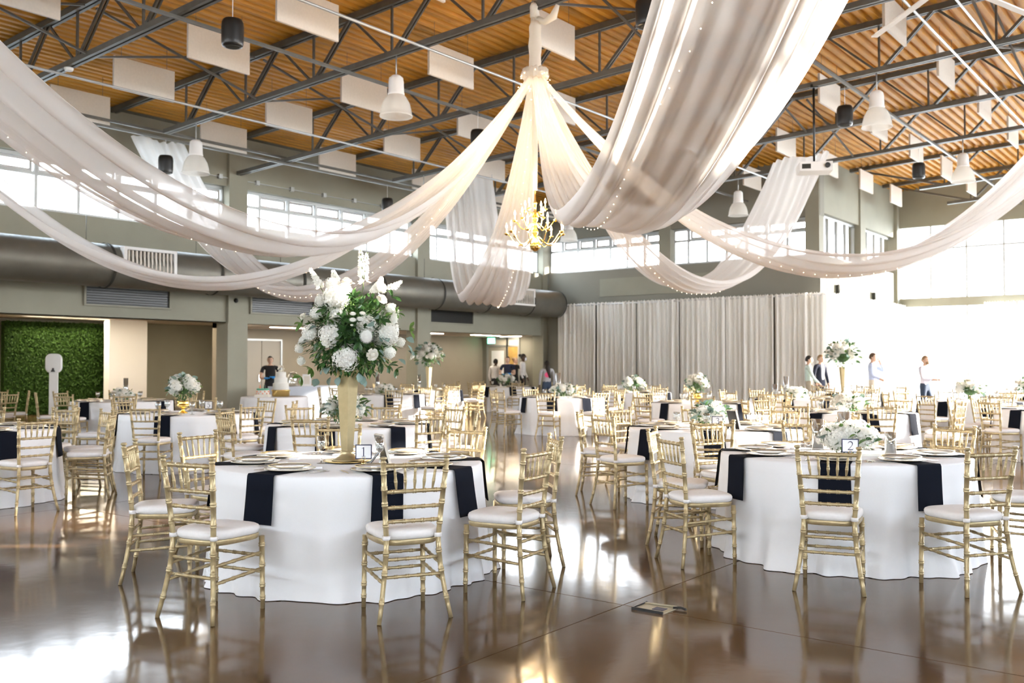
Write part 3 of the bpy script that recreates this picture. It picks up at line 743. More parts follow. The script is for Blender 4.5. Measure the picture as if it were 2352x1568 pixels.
# table list: (X right, Z ahead, key, description, number of chairs, phase)
T = {
 't1': (-1.13, 6.75, 'round table with number one sign'),
 't2': (2.55, 7.40, 'round table with number two sign'),
 't3': (2.20, 10.45, 'round table with number three sign'),
 't4': (-1.88, 11.0, 'round table right behind the number one table'),
 't5': (-4.55, 13.5, 'round table with gold hydrangea urn'),
 't6': (-5.80, 10.15, 'flowerless round table near the photo kiosk'),
 't7': (-7.40, 18.2, 'round table before the white lobby wall'),
 't8': (-10.8, 18.2, 'round table before the green hedge'),
 't11': (-2.95, 22.2, 'round table beyond the cake table'),
 't12': (-2.26, 26.0, 'tall vase table by the grey pier'),
 't13': (-.18, 30.0, 'round table beside the catering staff'),
 't14': (1.08, 20.2, 'sunlit table with low hydrangea bowl'),
 't15': (3.05, 24.0, 'round table close to the grey curtain'),
 't16': (3.45, 17.3, 'sunlit table with gold rose urn'),
 't17': (4.90, 13.9, 'sunlit table behind the number two table'),
 't18': (5.75, 19.4, 'sunlit table with glass candle cylinders'),
 't19': (8.05, 23.3, 'tall vase table near the standing men'),
 't22': (8.6, 18.0, 'sunlit table with a low bouquet'),
 't23': (8.35, 14.6, 'sunlit table without any centrepiece'),
 't24': (10.9, 20.2, 'sunlit table nearest the tall glazing'),
}
def tloc(k): X, Z, _ = T[k]; return W(X, Z)
def desc(k): return T[k][2]
def short(k): return T[k][2]
def place_setting(k, cx, cy, a, r, full, idx):
    """setting seen along outward plan direction a"""
    d = Vector((cos(a), sin(a))); rz = a - pi/2
    q = Vector((cx, cy)) + d*(r-.26)
    z = TH_ + .0005
    e = empty('place_setting_plate', (q.x, q.y, z+.0034), rz); tag(e, 'gold charger and white plate on ' + short(k), 'plate', 'plates on the ' + desc(k))
    e['label'] = 'gold rimmed white plate on a charger, ' + desc(k)
    inst(CHARG, 'charger', e); inst(RIM, 'gold_rim', inst(PLATE, 'plate', e))
    n = inst(NAPS[idx % 4], 'napkin', None, (cx + d.x*r, cy + d.y*r, z), (0,0,rz)); tag(n, 'black folded napkin hanging over the edge, ' + desc(k), 'napkin', 'napkins on the ' + desc(k))
    if full:
        s = Vector((-d.y, d.x))
        for nm, m_, off in (('fork', FORK, .205), ('fork', FORK, .235), ('knife', KNIFE, -.205)):
            p = q + s*off; o = inst(m_, nm, None, (p.x, p.y, z+.001), (0,0,rz+pi)); tag(o, 'silver %s laid on ' % nm + desc(k), 'cutlery', nm + 's on the ' + desc(k))
        p = q - d*.19 + s*.05; o = inst(CARD, 'favor_tag', None, (p.x, p.y, z), (0,0,rz+.5*(idx % 3-1))); tag(o, 'small white favour packet on ' + desc(k), 'favor', 'favours on the ' + desc(k))
def auto_chairs(k, n, ph, r=1.235, skip=()):
    cx, cy = tloc(k); rn = random.Random(k)
    for i in range(n):
        if i in skip: continue
        a = ph + 2*pi*i/n + rn.uniform(-.06, .06); rr = r + rn.uniform(-.01, .09)
        chair(cx + rr*cos(a), cy + rr*sin(a), a + pi/2 + rn.uniform(-.12,.12), 'gold chair with white cushion at the ' + desc(k), 'chairs at the ' + desc(k))
def table(k, i, settings, ph, full=False):
    cx, cy = tloc(k)
    e = empty('round_table', (cx, cy, 0), i*.7); tag(e, 'table under the white cloth, ' + desc(k), 'table'); e['label'] = 'folding table hidden below cloth, ' + desc(k)
    inst(TABM, 'tabletop', e)
    for m_ in LEGM: inst(m_, 'leg', e)
    o = inst(CLOTHS[i % 4], 'tablecloth', None, (cx, cy, 0), (0,0,i*1.1)); tag(o, 'white floor length cloth on the ' + desc(k), 'tablecloth')
    for j in range(settings): place_setting(k, cx, cy, ph + 2*pi*j/settings, .915, full, j)
def chairs_at(k, pts, which=()):
    """chairs whose backs stand at the listed (X, Z) points, all facing their table"""
    cx, cy = tloc(k); out = []
    for i, (X, Z) in enumerate(pts):
        x, y = W(X, Z); d = Vector((cx-x, cy-y)); R = d.length; d /= R
        R2 = max(R, 1.47); a = atan2(-d.y, -d.x)
        ox, oy = cx + cos(a)*(R2-.235), cy + sin(a)*(R2-.235)
        lb = 'gold chair at the ' + desc(k) + ', ' + which[i] if which else 'gold chair with white cushion at the ' + desc(k)
        chair(ox, oy, a + pi/2, lb, 'chairs at the ' + desc(k)); out.append(a)
    return out
def gnd(px, py): u, fw, up = ray(px, py); s = -CAMH/up; return (u*s, fw*s)
def setts(k, angs, full):
    cx, cy = tloc(k)
    for j, a in enumerate(angs): place_setting(k, cx, cy, a, .915, full, j)
table('t1', 0, 0, 0); a1 = chairs_at('t1', [gnd(428,1426), gnd(952,1424), gnd(1234,1363), gnd(1250,1289), gnd(340,1325), (-2.36,7.4), (-1.5,8.3), (-.42,7.95)],
 ('third from the floor box','second from the floor box','nearest the floor box','nearest table two','nearest the hedge','nearest the photo kiosk','nearest the cake','nearest the grey curtain'))
setts('t1', a1, True)
table('t2', 1, 0, 0); a2 = chairs_at('t2', [gnd(1908,1351), gnd(2240,1354), gnd(1578,1290), (1.25,7.82), (1.78,8.6), (2.68,8.75), (3.62,8.1), (3.9,6.95)],
 ('nearest the floor box','second from the floor box','nearest table one','facing the glazing','nearest table three','nearest the curtain','nearest the far glazing','opposite table one'))
setts('t2', a2, True)
table('t3', 2, 0, 0); a3 = chairs_at('t3', [gnd(1343,1132), gnd(1430,1159), (1.9,9.05), (1.38,11.5), (3.15,11.35), (2.3,11.9), (3.55,10.2), (3.0,9.2)])
setts('t3', a3, False)
table('t4', 3, 0, 0); a4 = chairs_at('t4', [(-2.0,9.6), (-.89,10.0), (-.42,11.0), (-.72,12.0), (-1.64,12.45), (-2.72,12.3), (-3.25,11.2), (-3.0,10.1)])
setts('t4', a4, False)
table('t5', 0, 0, 0); a5 = chairs_at('t5', [(-4.6,12.1), (-5.9,13.1), (-3.55,12.7), (-3.2,13.6), (-3.8,14.7), (-4.8,14.9), (-5.8,14.3), (-5.4,12.4)][:7])
setts('t5', a5, False)
table('t6', 1, 0, 0); a6 = chairs_at('t6', [gnd(84,1178), gnd(209,1141), (-5.4,11.6), (-6.3,11.5), (-4.75,11.1), (-6.6,9.0)])
setts('t6', a6, False)
for i, (k, n, ph) in enumerate((('t7',8,.3),('t8',8,.5),('t11',8,.1),('t12',8,.4),('t13',7,.2),('t14',8,.35),('t15',8,.15),('t16',8,.45),('t17',8,.6),('t18',8,.2),('t19',8,.0),('t22',8,.5),('t23',8,.25),('t24',8,.1))):
    table(k, i, n, ph); auto_chairs(k, n, ph)
# ------------------------------------------------------------------ flowers
def frame_of(d):
    d = Vector(d).normalized(); a = d.cross(Vector((0,0,1)))
    if a.length < 1e-3: a = Vector((1,0,0))
    a.normalize(); return d, a, d.cross(a)
def hydrangea(seed, n=170):
    rn = random.Random(seed); b = MB(); l1, l2 = rn.uniform(0, 6), rn.uniform(0, 6)
    for i in range(n):
        z = 1 - 1.8*(i+.5)/n; r = sqrt(max(0, 1-z*z)); a = i*2.39996
        d0 = Vector((r*cos(a), r*sin(a), z)); lump = 1 + .10*sin(3*a+l1)*r + .08*sin(5*z+l2+a)
        d, u, v = frame_of(d0 + Vector((rn.uniform(-.35,.35), rn.uniform(-.35,.35), rn.uniform(-.35,.35))))
        c = d0*lump*rn.uniform(.86, 1.05); s = rn.uniform(.13,.175); t0 = rn.uniform(0, 1.6)
        for k in range(4):
            t = t0 + k*pi/2; e = u*cos(t) + v*sin(t); f = u*cos(t+pi/2) + v*sin(t+pi/2)
            b.add([c, c+e*s*.6+f*s*.52+d*.035, c+e*s*1.05+d*.06, c+e*s*.6-f*s*.52+d*.035], [(0,1,2),(0,2,3)], 0, True)
    b.ball((0,0,-.05), .84, 14, 10)
    return b.mesh('hydrangea', 'petal')
def rose(seed):
    rn = random.Random(seed); b = MB()
    b.ball((0,0,.35), .38, 10, 6, sz=1.1)
    for ring, (n, r, tilt, h, s) in enumerate(((4,.22,.15,.85,.42),(5,.42,.45,.7,.55),(6,.62,.85,.5,.62),(6,.8,1.15,.28,.6))):
        for k in range(n):
            a = 2*pi*k/n + ring*.5 + rn.uniform(-.1,.1); e = Vector((cos(a), sin(a), 0)); f = Vector((-sin(a), cos(a), 0))
            def fn(i, j):
                u = (i-1.5)/1.5; v = j/3
                p = e*(r*.35 + (sin(tilt)*v*s) + .10*v*v - .12*u*u*(1-.3*v)) + f*(u*s*.62*(.55+.6*v-.25*v*v)) + Vector((0,0,-.05 + cos(tilt*.8)*v*h - .05*abs(u)*v))
                return p
            b.grid(fn, 4, 4)
    return b.mesh('rose', 'petal_cream')
def mum(seed, n=26):
    rn = random.Random(seed); b = MB()
    for ring, (r, z) in enumerate(((1.0,.05),(.75,.25),(.45,.4))):
        for k in range(n - ring*6):
            a = 2*pi*k/(n-ring*6) + ring*.3; e = Vector((cos(a), sin(a), 0)); f = Vector((-sin(a), cos(a), 0))
            b.add([(0,0,z*.6), e*r*.55+f*.09+Vector((0,0,z)), e*r+Vector((0,0,z*.8)), e*r*.55-f*.09+Vector((0,0,z))], [(0,1,2,3)], 0, True)
    return b.mesh('mum', 'petal')
def leaf_mesh(name, m, shape, curl=.15):
    b = MB(); n = len(shape)
    def fn(i, j):
        y = j/(n-1); w = shape[j]; u = (i-1)
        return (u*w, y, abs(u)*w*.35 - curl*y*y)
    b.grid(fn, 3, n); return b.mesh(name, m)
HYD = [hydrangea(k) for k in range(3)]; ROSE = [rose(k) for k in range(2)]; MUM = [mum(1)]; SPID = [mum(3, 34)]
LEAF = [leaf_mesh('leaf', 'leaf', (.03,.14,.2,.17,.02)), leaf_mesh('leaf', 'leaf_light', (.03,.12,.19,.18,.03), .25), leaf_mesh('leaf', 'leaf_blue', (.05,.36,.46,.36,.06), .1), leaf_mesh('leaf', 'leaf', (.04,.2,.3,.22,.02), .2)]
def greens(parent, c, R, H, n, seed, kinds=('leaf','leaf_light'), zmin=None):
    """leafy filler inside the bouquet"""
    r2 = random.Random(seed); b = MB()
    for k in range(n):
        d = Vector((r2.gauss(0,1), r2.gauss(0,1), r2.gauss(0,1))).normalized(); q = r2.uniform(.55, 1.0); p = Vector(c) + Vector((d.x*R*q, d.y*R*q, d.z*H*q))
        e = (d + Vector((r2.uniform(-.8,.8), r2.uniform(-.8,.8), r2.uniform(-.8,.8)))).normalized(); f, u, v = frame_of(e); s = r2.uniform(.02,.042)
        b.add([p, p+f*s*.6+u*s*.35, p+f*s*1.4+v*s*.2, p+f*s*.6-u*s*.35], [(0,1,2,3)], 0 if r2.random() < .75 else 1, True)
    b.ball(tuple(c), R*.55, 10, 8, 0, 1, 1, H/R)
    if zmin is not None: b.v = [(v_[0], v_[1], max(v_[2], zmin)) for v_ in b.v]
    o = b.build('greenery', list(kinds), parent); o['kind'] = 'stuff'; return o
def orient(o, d, roll=0.0):
    """point the mesh's local z along d"""
    q = Vector(d).normalized().to_track_quat('Z', 'Y'); o.rotation_euler = (q @ Matrix.Rotation(roll, 3, 'Z').to_quaternion()).to_euler()
big_ref = [None]
def orient_leaf(o, d, rn):
    q = Vector(d).normalized().to_track_quat('Y', 'Z'); o.rotation_euler = (q @ Matrix.Rotation(rn.uniform(-.9,.9), 3, 'Y').to_quaternion()).to_euler()
def put(par, lst, nm, p, d, s, rn):
    o = inst(lst[rn.randrange(len(lst))], nm, par, p, None, (s,s,s)); orient(o, d, rn.uniform(0, 6)); return o
def put_leaf(par, kind, p, d, s, rn):
    if par is not big_ref[0] and p[2] < .14: d = Vector((d[0], d[1], abs(d[2])+.15))
    o = inst(LEAF[kind], 'leaf', par, p, None, (s,s,s)); orient_leaf(o, d, rn); return o
def spike(par, a, c, rn, n=16, s=.016):
    a = Vector(a); c = Vector(c); b = MB(); b.tube([a, a.lerp(c,.5)+Vector((0,0,.005)), c], .0025, 5, mi=1)
    for k in range(n):
        t = .30 + .70*k/n; p = a.lerp(c, t); q = s*(1.45-1.0*t)
        for j in range(3):
            an = rn.uniform(0, 6.28); d, u, v = frame_of((cos(an), sin(an), .5)); cc = p + d*q*1.1
            for w in range(4):
                tt = w*pi/2 + an; e = u*cos(tt)+v*sin(tt); f = u*cos(tt+1.57)+v*sin(tt+1.57)
                b.add([cc, cc+e*q*.6+f*q*.5, cc+e*q*1.1+d*q*.2, cc+e*q*.6-f*q*.5], [(0,1,2,3)], 0, True)
    return b.build('flower_spike', ['petal','stem'], par)
def arrangement(loc, R, H, label, seed, nh, nr, nl, rs=.075, rose_s=.04, kinds=(0,1,2,3), leafs=.085, low=-.35, group=None):
    """mounded bouquet: loc = centre of its base, R = plan radius, H = height"""
    rn = random.Random(seed); t = empty('flower_arrangement', (loc[0], loc[1], loc[2]+.001)); tag(t, label, 'flowers', group)
    greens(t, (0,0,H*.5), R*.82, H*.46, 320, seed, zmin=0.0)
    def spot(f=1.0, lo=-.25):
        while True:
            d = Vector((rn.gauss(0,1), rn.gauss(0,1), rn.gauss(.15,.9))).normalized()
            if d.z > lo: return d, Vector((d.x*R*f, d.y*R*f, max(.05, H*.5 + d.z*H*.52*f)))
    for k in range(nh):
        a = 2.39996*k + seed; zz = .95 - 1.1*(k+.4)/nh; r = sqrt(max(0, 1-zz*zz)); d = Vector((r*cos(a), r*sin(a), zz))
        put(t, HYD, 'hydrangea_head', Vector((d.x*R*.68, d.y*R*.68, max(rs*1.28, H*.5+d.z*H*.36))), d, rs*rn.uniform(.85,1.1), rn)
    for k in range(nr):
        d, p = spot(.95); put(t, ROSE, 'rose', p, d, rose_s*rn.uniform(.85,1.1), rn)
    for k in range(nl):
        d, p = spot(.82, -.6); put_leaf(t, rn.choice(kinds), p, d + Vector((rn.uniform(-.7,.7), rn.uniform(-.7,.7), rn.uniform(-.6,.4))), leafs*rn.uniform(.7,1.2), rn)
    return t
def vase_tall(loc, label, s=1.0):
    t = empty('trumpet_vase', loc); tag(t, label, 'vase')
    MB().lathe([(.046*s,.07),(.088*s,.63)], 6, smooth=False).build('body', 'gold_vase', t).rotation_euler = (0,0,.35)
    MB().lathe([(.105,0),(.105,.008),(.085,.012),(.075,.02),(.055,.035),(.044,.055),(.046,.072)], 28).build('foot', 'gold_vase', t)
    return t
def tcam(k, dx=0, dz=0):
    X, Z, _ = T[k]; return W(X+dx, Z+dz)
ZT = TH_ + .001
# tall arrangement on the number one table, laid out after its real outline
x, y = tcam('t1', -.02, -.05)
cp = MB().lathe([(.10,0),(.15,.006),(.168,.012),(.165,.016),(.11,.010),(.0,.008)], 36, (x, y, ZT)).build('gold_charger', 'gold'); tag(cp, 'gold charger plate under the tall trumpet vase', 'plate')
vase_tall((x, y, ZT+.012), 'tall faceted gold trumpet vase on the number one table')
t = empty('flower_arrangement', (x, y, ZT+.60)); tag(t, 'large white and green bouquet in the tall gold trumpet vase', 'flowers'); big_ref[0] = t
rn = random.Random(12); O = Vector((x, y, ZT+.60)); Z0 = 6.70
zx = lambda a: 640 + a*.2168
zy = lambda a: 560 + a*.2168
def zp(a, c, front=1.0):
    q = max(0, 1 - ((a-770)/620)**2 - ((c-880)/560)**2); p = PZ(zx(a), zy(c), Z0 - .30*front*sqrt(q)); return p - O
CEN = PZ(zx(770), zy(960), Z0) - O
def out(p): return (p - CEN + Vector((0,0,.05))).normalized()
greens(t, tuple(CEN + Vector((0,0,-.01))), .32, .30, 3000, 4)
PXM = Z0/F*.2168
for (a, c, r) in ((600,560,130),(545,965,112),(710,1200,125),(1165,950,110),(335,940,80),(400,735,62),(1175,1150,62),(1190,680,52),(450,600,65),(560,420,60),(1290,1040,50),(220,1110,46),(240,1240,46),(700,480,70),(1090,470,50)):
    p = zp(a, c); put(t, HYD, 'hydrangea_head', p, out(p), r*PXM, rn)
for k in range(7):
    a = 2*pi*k/7; d = Vector((cos(a)*.8 - ST*.5*-1, sin(a)*.8 + CT*.5, rn.uniform(-.1,.6))).normalized(); put(t, HYD, 'hydrangea_head', CEN + d*.24, d, .07, rn)
for (a, c, r) in ((515,1035,55),(990,1170,65),(1400,1185,45),(1090,590,60),(265,770,42),(720,405,58)):
    p = zp(a, c, 1.15); put(t, ROSE, 'rose', p, out(p), r*PXM*1.15, rn)
for (a, c, r) in ((785,740,40),(890,735,38),(785,805,42),(865,795,45),(385,490,32),(335,540,30),(775,860,20),(790,420,28),(960,410,28)):
    p = zp(a, c, 1.2); put(t, MUM, 'button_mum', p, out(p)+Vector((0,0,.8)), r*PXM, rn)
p = zp(930, 980, 1.1); put(t, SPID, 'spider_mum', p, out(p), 80*PXM, rn)
for (a, c, a2, c2) in ((500,560,330,260),(620,460,575,285),(880,560,940,90),(900,480,865,45),(1050,520,1090,355),(1130,520,1310,400),(300,1000,220,1060),(1180,900,1260,700),(1000,560,1040,420)):
    spike(t, zp(a,c,.6), zp(a2,c2,.6), rn, 14, .021)
wh = ((790,560,0),(850,1040,0),(600,1120,0),(250,840,1),(1250,730,1),(350,1320,1),(240,1410,1),(1170,1290,0),(920,1280,1),(500,690,0),(1240,1330,0),(1390,920,1),(520,800,0),(700,1010,0),(1080,800,0),(680,800,3),(700,930,3),(880,640,0),(1200,560,0),(430,1270,0),(600,1280,0))
for (a, c, kd) in wh:
    p = zp(a, c, 1.0); o_ = out(p)
    for k in range(7):
        an = 2*pi*k/7; d, u, v = frame_of(o_); put_leaf(t, kd, p, d*.5 + u*cos(an) + v*sin(an), rn.uniform(.05,.075), rn)
for (a, c) in ((400,880),(860,680),(1350,1000),(1365,1070),(1060,980),(1110,985),(1080,1190),(1060,1130),(1270,1220),(550,1410),(640,1410),(850,1370),(900,1400),(480,1310),(530,1300),(1020,780),(1370,1130),(950,850),(880,1430),(410,1430)):
    p = zp(a, c, 1.1); put_leaf(t, 2, p, out(p)+Vector((rn.uniform(-.5,.5), rn.uniform(-.5,.5), -.5)), .062, rn)
for k in range(150):
    d = Vector((rn.gauss(0,1), rn.gauss(0,1), rn.gauss(-.1,.8))).normalized(); p = CEN + Vector((d.x*.26, d.y*.26, d.z*.25))*rn.uniform(.75,1.05)
    put_leaf(t, rn.choice((0,0,0,1,3)), p, d + Vector((rn.uniform(-.6,.6), rn.uniform(-.6,.6), rn.uniform(-.7,.3))), rn.uniform(.05,.10), rn)
# other centrepieces
def urn(loc, label):
    t = empty('footed_urn', loc); tag(t, label, 'vase')
    MB().lathe([(.065,0),(.065,.008),(.05,.02),(.022,.04),(.02,.06),(.035,.07),(.06,.085),(.085,.10),(.088,.115),(.075,.12),(.08,.15),(.078,.175),(.07,.175)], 24).build('body', 'brass', t); return t
def cylinder(loc, h, r, label, group=None, candle=.5):
    t = empty('cylinder_candle', loc); tag(t, label, 'candle', group)
    MB().lathe([(r,0),(r,h),(r-.004,h),(r-.004,.01),(.001,.01)], 20, cap0=True, cap1=False).build('glass_cylinder', 'glass_thick', t)
    MB().lathe([(r*.7,.012),(r*.7,h*candle),(r*.5,h*candle+.004)], 16).build('candle', 'wax', t); return t
x, y = tcam('t2', .03, -.05); arrangement((x, y, ZT), .205, .20, 'low white hydrangea mound behind the number two sign', 5, 8, 4, 60, .095, .045)
x, y = tcam('t3', -.02, .06); arrangement((x, y, ZT), .23, .24, 'low bouquet with grey green sprigs behind the number three sign', 6, 6, 5, 70, .075, .04, (2,2,0,1))
x, y = tcam('t4', 0, -.15); arrangement((x, y, ZT), .27, .34, 'loose rose and hydrangea bouquet partly behind the gold trumpet vase', 7, 7, 9, 80, .075, .048)
x, y = tcam('t5', -.08, 0); urn((x, y, ZT), 'small polished gold footed urn on a white table'); arrangement((x, y, ZT+.17), .21, .36, 'white hydrangea bouquet in the gold urn near the lobby', 8, 7, 6, 50, .085, .045)
x, y = tcam('t16', -.12, -.1); urn((x, y, ZT), 'small gold footed urn on a sunlit table'); arrangement((x, y, ZT+.17), .20, .34, 'white rose bouquet in the sunlit gold urn', 9, 6, 9, 40, .075, .05)
for k, R, H, sd, lb in (('t7',.22,.2,10,'low bouquet on the table before the white lobby wall'),('t11',.24,.2,11,'low bouquet on the table beyond the cake'),('t13',.32,.40,12,'dark leafy white bouquet beside the catering staff'),('t14',.30,.28,13,'low hydrangea bowl glowing in the sun'),('t15',.30,.40,14,'white bouquet in front of the grey curtain'),('t17',.26,.24,15,'low bouquet on the sunlit table behind number two'),('t18',.24,.2,16,'low bouquet among the glass candle cylinders'),('t22',.30,.42,17,'rounded bouquet near the far glazing'),('t24',.30,.42,18,'leafy bouquet on the table nearest the glazing')):
    x, y = tcam(k); arrangement((x, y, ZT), R, H, lb, sd, 7, 5, 36, .085, .05)
for k, lb in (('t12', 'tall gold vase by the grey pier'), ('t19', 'tall gold vase near the standing men')):
    x, y = tcam(k); vase_tall((x, y, ZT), lb, 1.1); arrangement((x, y, ZT+.56), .40, .72, 'large round white bouquet in the ' + lb, 30 + len(lb), 14, 10, 110, .09, .06, leafs=.12)
CYL = []
for i, (px_, py0, py1, k, r) in enumerate(((1878,962,1036,'t2',.045),(1937,945,1020,'t2',.05),(2045,992,1052,'t2',.042),(289,868,905,'t7',.045),(867,858,897,'t11',.05),(1282,856,905,'t14',.055),(1805,864,903,'t18',.055),(1780,882,905,'t18',.055),(963,860,892,'t12',.05))):
    Zc = T[k][1] + (.31 if k == 't2' else .40 if k in ('t7','t11','t14','t18') else 0)
    if i == 2: Zc = T[k][1] - .10
    q = PZ(px_, py0, Zc); h = max(.14, q.z - ZT)
    CYL.append((q.x, q.y)); cylinder((q.x, q.y, ZT), h, r, 'glass cylinder with a white pillar candle on the ' + desc(k), 'candles on the ' + desc(k), .5 if i else .42)
_f3 = PH(1690, 985, ZT); CYL += [_f3, (_f3[0]+.06, _f3[1]+.05), (_f3[0]-.06, _f3[1]-.05), (_f3[0]+.05, _f3[1]-.06), (_f3[0]-.05, _f3[1]+.06)]   # and the picture frame on table three
for k in ('t7','t8','t11','t12','t13','t14','t15','t16','t17','t18','t19','t22','t23','t24','t5','t3'):
    cx, cy = tloc(k); r2 = random.Random(k+'g'); a0 = r2.uniform(0, 1.2)
    jit = [r2.uniform(-.22, .22) for _ in range(5)]
    for tr in range(24):                     # turn the ring of glasses until it clears the candles
        sp = [(cx + .43*cos(a0+tr*.05+2*pi*j/5+jit[j]), cy + .43*sin(a0+tr*.05+2*pi*j/5+jit[j])) for j in range(5)]
        if all((gx-ux)**2 + (gy-uy)**2 > .13**2 for gx, gy in sp for ux, uy in CYL): break
    for gx, gy in sp:
        o = inst(GOB, 'goblet', None, (gx, gy, ZT)); tag(o, 'clear stemmed glass on the ' + desc(k), 'glass', 'glasses on the ' + desc(k))
# digits as flat strokes on number cards
def stroke(b, pts, ws, y, mi=0):
    V = []
    for i, (px_, pz) in enumerate(pts):
        a = pts[max(0, i-1)]; c = pts[min(len(pts)-1, i+1)]; dx, dz = c[0]-a[0], c[1]-a[1]; L = sqrt(dx*dx+dz*dz) or 1; nx, nz = -dz/L, dx/L
        V += [(px_+nx*ws[i], y, pz+nz*ws[i]), (px_-nx*ws[i], y, pz-nz*ws[i])]
    b.add(V, [(2*i, 2*i+1, 2*i+3, 2*i+2) for i in range(len(pts)-1)], mi)
def arc(cx, cz, rx, rz, a0, a1, n=12): return [(cx + rx*cos(radians(a0+(a1-a0)*i/n)), cz + rz*sin(radians(a0+(a1-a0)*i/n))) for i in range(n+1)]
def digit(n, y):
    b = MB()
    if n == 1:
        stroke(b, [(0,-.5),(0,.5)], [.055,.055], y); stroke(b, [(-.2,-.485),(.2,-.485)], [.02,.02], y-.0001); stroke(b, [(-.2,.36),(-.08,.42),(.02,.5)], [.015,.03,.02], y-.0001)
    elif n == 2:
        p = arc(0,.22,.26,.27,165,-35,14) + [(.02,-.2),(-.28,-.46)]; stroke(b, p, [.03]+[.02+.04*max(0, sin(i/14*pi)) for i in range(14)]+[.03,.02], y); stroke(b, [(-.28,-.455),(.3,-.455)], [.05,.05], y-.0001); stroke(b, [(.3,-.455),(.33,-.3)], [.02,.012], y-.0002)
    elif n == 5:
        stroke(b, [(-.18,.47),(.24,.47)], [.045,.035], y); stroke(b, [(-.18,.48),(-.2,.05)], [.02,.02], y-.0001); p = arc(-.03,-.16,.28,.31,125,-160,16); stroke(b, p, [.02+.045*max(0, sin(i/16*pi)) for i in range(17)], y-.0002)
    else:
        p = arc(-.02,.26,.22,.23,160,-80,14); stroke(b, p, [.02+.035*max(0, sin(i/14*pi)) for i in range(15)], y); p = arc(-.03,-.2,.27,.29,85,-160,16); stroke(b, p, [.02+.045*max(0, sin(i/16*pi)) for i in range(17)], y-.0001)
    return b
def number_card(n, p, w, h, face, label, stand=True):
    t = empty('table_number_sign', p); t.rotation_euler = (0, 0, face); tag(t, label, 'sign')
    z0 = .035
    cd_ = MB().box(-w/2, w/2, 0, .003, z0, z0+h).build('card', 'navy', t)
    MB().box(-w/2+.007, w/2-.007, -.001, 0, z0+.007, z0+h-.007).build('card_face', 'paper', cd_)
    b = digit(n, -.0015); s = h*.62
    b.v = [(x*s, y, z*s + z0 + h/2) for (x, y, z) in b.v]; o = b.build('numeral', 'navy', cd_); o['label'] = 'dark numeral %d' % n
    MB().lathe([(.018,0),(.018,.006),(.016,.014),(.004,.022),(.004,.03)], 14).build('stand_base', 'gold', t)
    MB().tube([(.012*cos(a), -.003, .037+.012*sin(a)) for a in [2*pi*i/14 for i in range(14)]], .0018, 5, closed=True).build('clip_ring', 'gold', t)
    return t
q = PH(835, 1066, ZT); number_card(1, (q[0], q[1], ZT), .112, .10, TH+.05, 'square white card with numeral one in a gold clip')
q = PH(1953, 1050, ZT); number_card(2, (q[0], q[1], ZT), .122, .10, TH-.1, 'square white card with numeral two before the hydrangeas')
q = PH(1648, 985, ZT); number_card(3, (q[0], q[1], ZT), .12, .10, TH-.1, 'square white card with numeral three before leafy sprigs')
q = PH(479, 944, ZT); number_card(5, (q[0], q[1], ZT), .11, .11, TH+.1, 'white number card beside the gold hydrangea urn')
def photo_frame(p, rz, label, w=.15, h=.21):
    t = empty('picture_frame', p, rz); tag(t, label, 'picture frame')
    e = empty('frame_panel', (0,0,0), 0, None); bpy.data.objects.remove(e)
    R_ = Matrix.Rotation(radians(-16), 3, 'X')
    def rb(x0,x1,y0,y1,z0,z1):
        b = MB().box(x0,x1,y0,y1,z0,z1); b.v = [tuple(R_ @ Vector(v)) for v in b.v]; return b
    rb(-w/2, w/2, -.009, .009, 0, h).build('frame', 'off_white', t)
    rb(-w/2+.006, w/2-.006, .009, .012, .006, h-.006).build('backing', 'black', t)
    rb(-w/2+.018, w/2-.018, -.011, -.009, .018, h-.018).build('print', 'paper', t)
    MB().bar((0, .02, h*.6), (0, .12, .004), .035, .004).build('easel_leg', 'black', t)
    return t
q = PH(888, 1064, ZT); photo_frame((q[0], q[1], ZT), TH + radians(180-62), 'small picture frame showing its dark back on the number one table')
q = PH(1690, 985, ZT); photo_frame((q[0], q[1], ZT), TH + radians(180-62), 'small picture frame showing its back on the number three table')
q = W(2.83, 7.73); photo_frame((q[0], q[1], ZT), TH + radians(188), 'small dark backed picture frame on the number two table', .12, .19)
for px_, py in ((738, 1064), (872, 1070)):
    f = flute(); q = PH(px_, py, ZT); f.location = (q[0], q[1], ZT); tag(f, 'slender clear stemmed candle glass on the number one table', 'glass', 'stemmed glasses on the number one table')
for px_, py in ((1844,1039),(1857,1043)):
    q = PH(px_, py, ZT); tg = MB().lathe([(.02,0),(.022,.04),(.016,.055)], 12, (q[0], q[1], ZT)).build('shaker', 'glass'); 
    tp_ = MB().lathe([(.017,.055),(.018,.075),(.008,.085)], 12, (q[0], q[1], ZT)).build('shaker_cap', 'silver', tg); tag(tg, 'small glass shaker with silver cap on the number two table', 'shaker', 'shakers on the number two table')
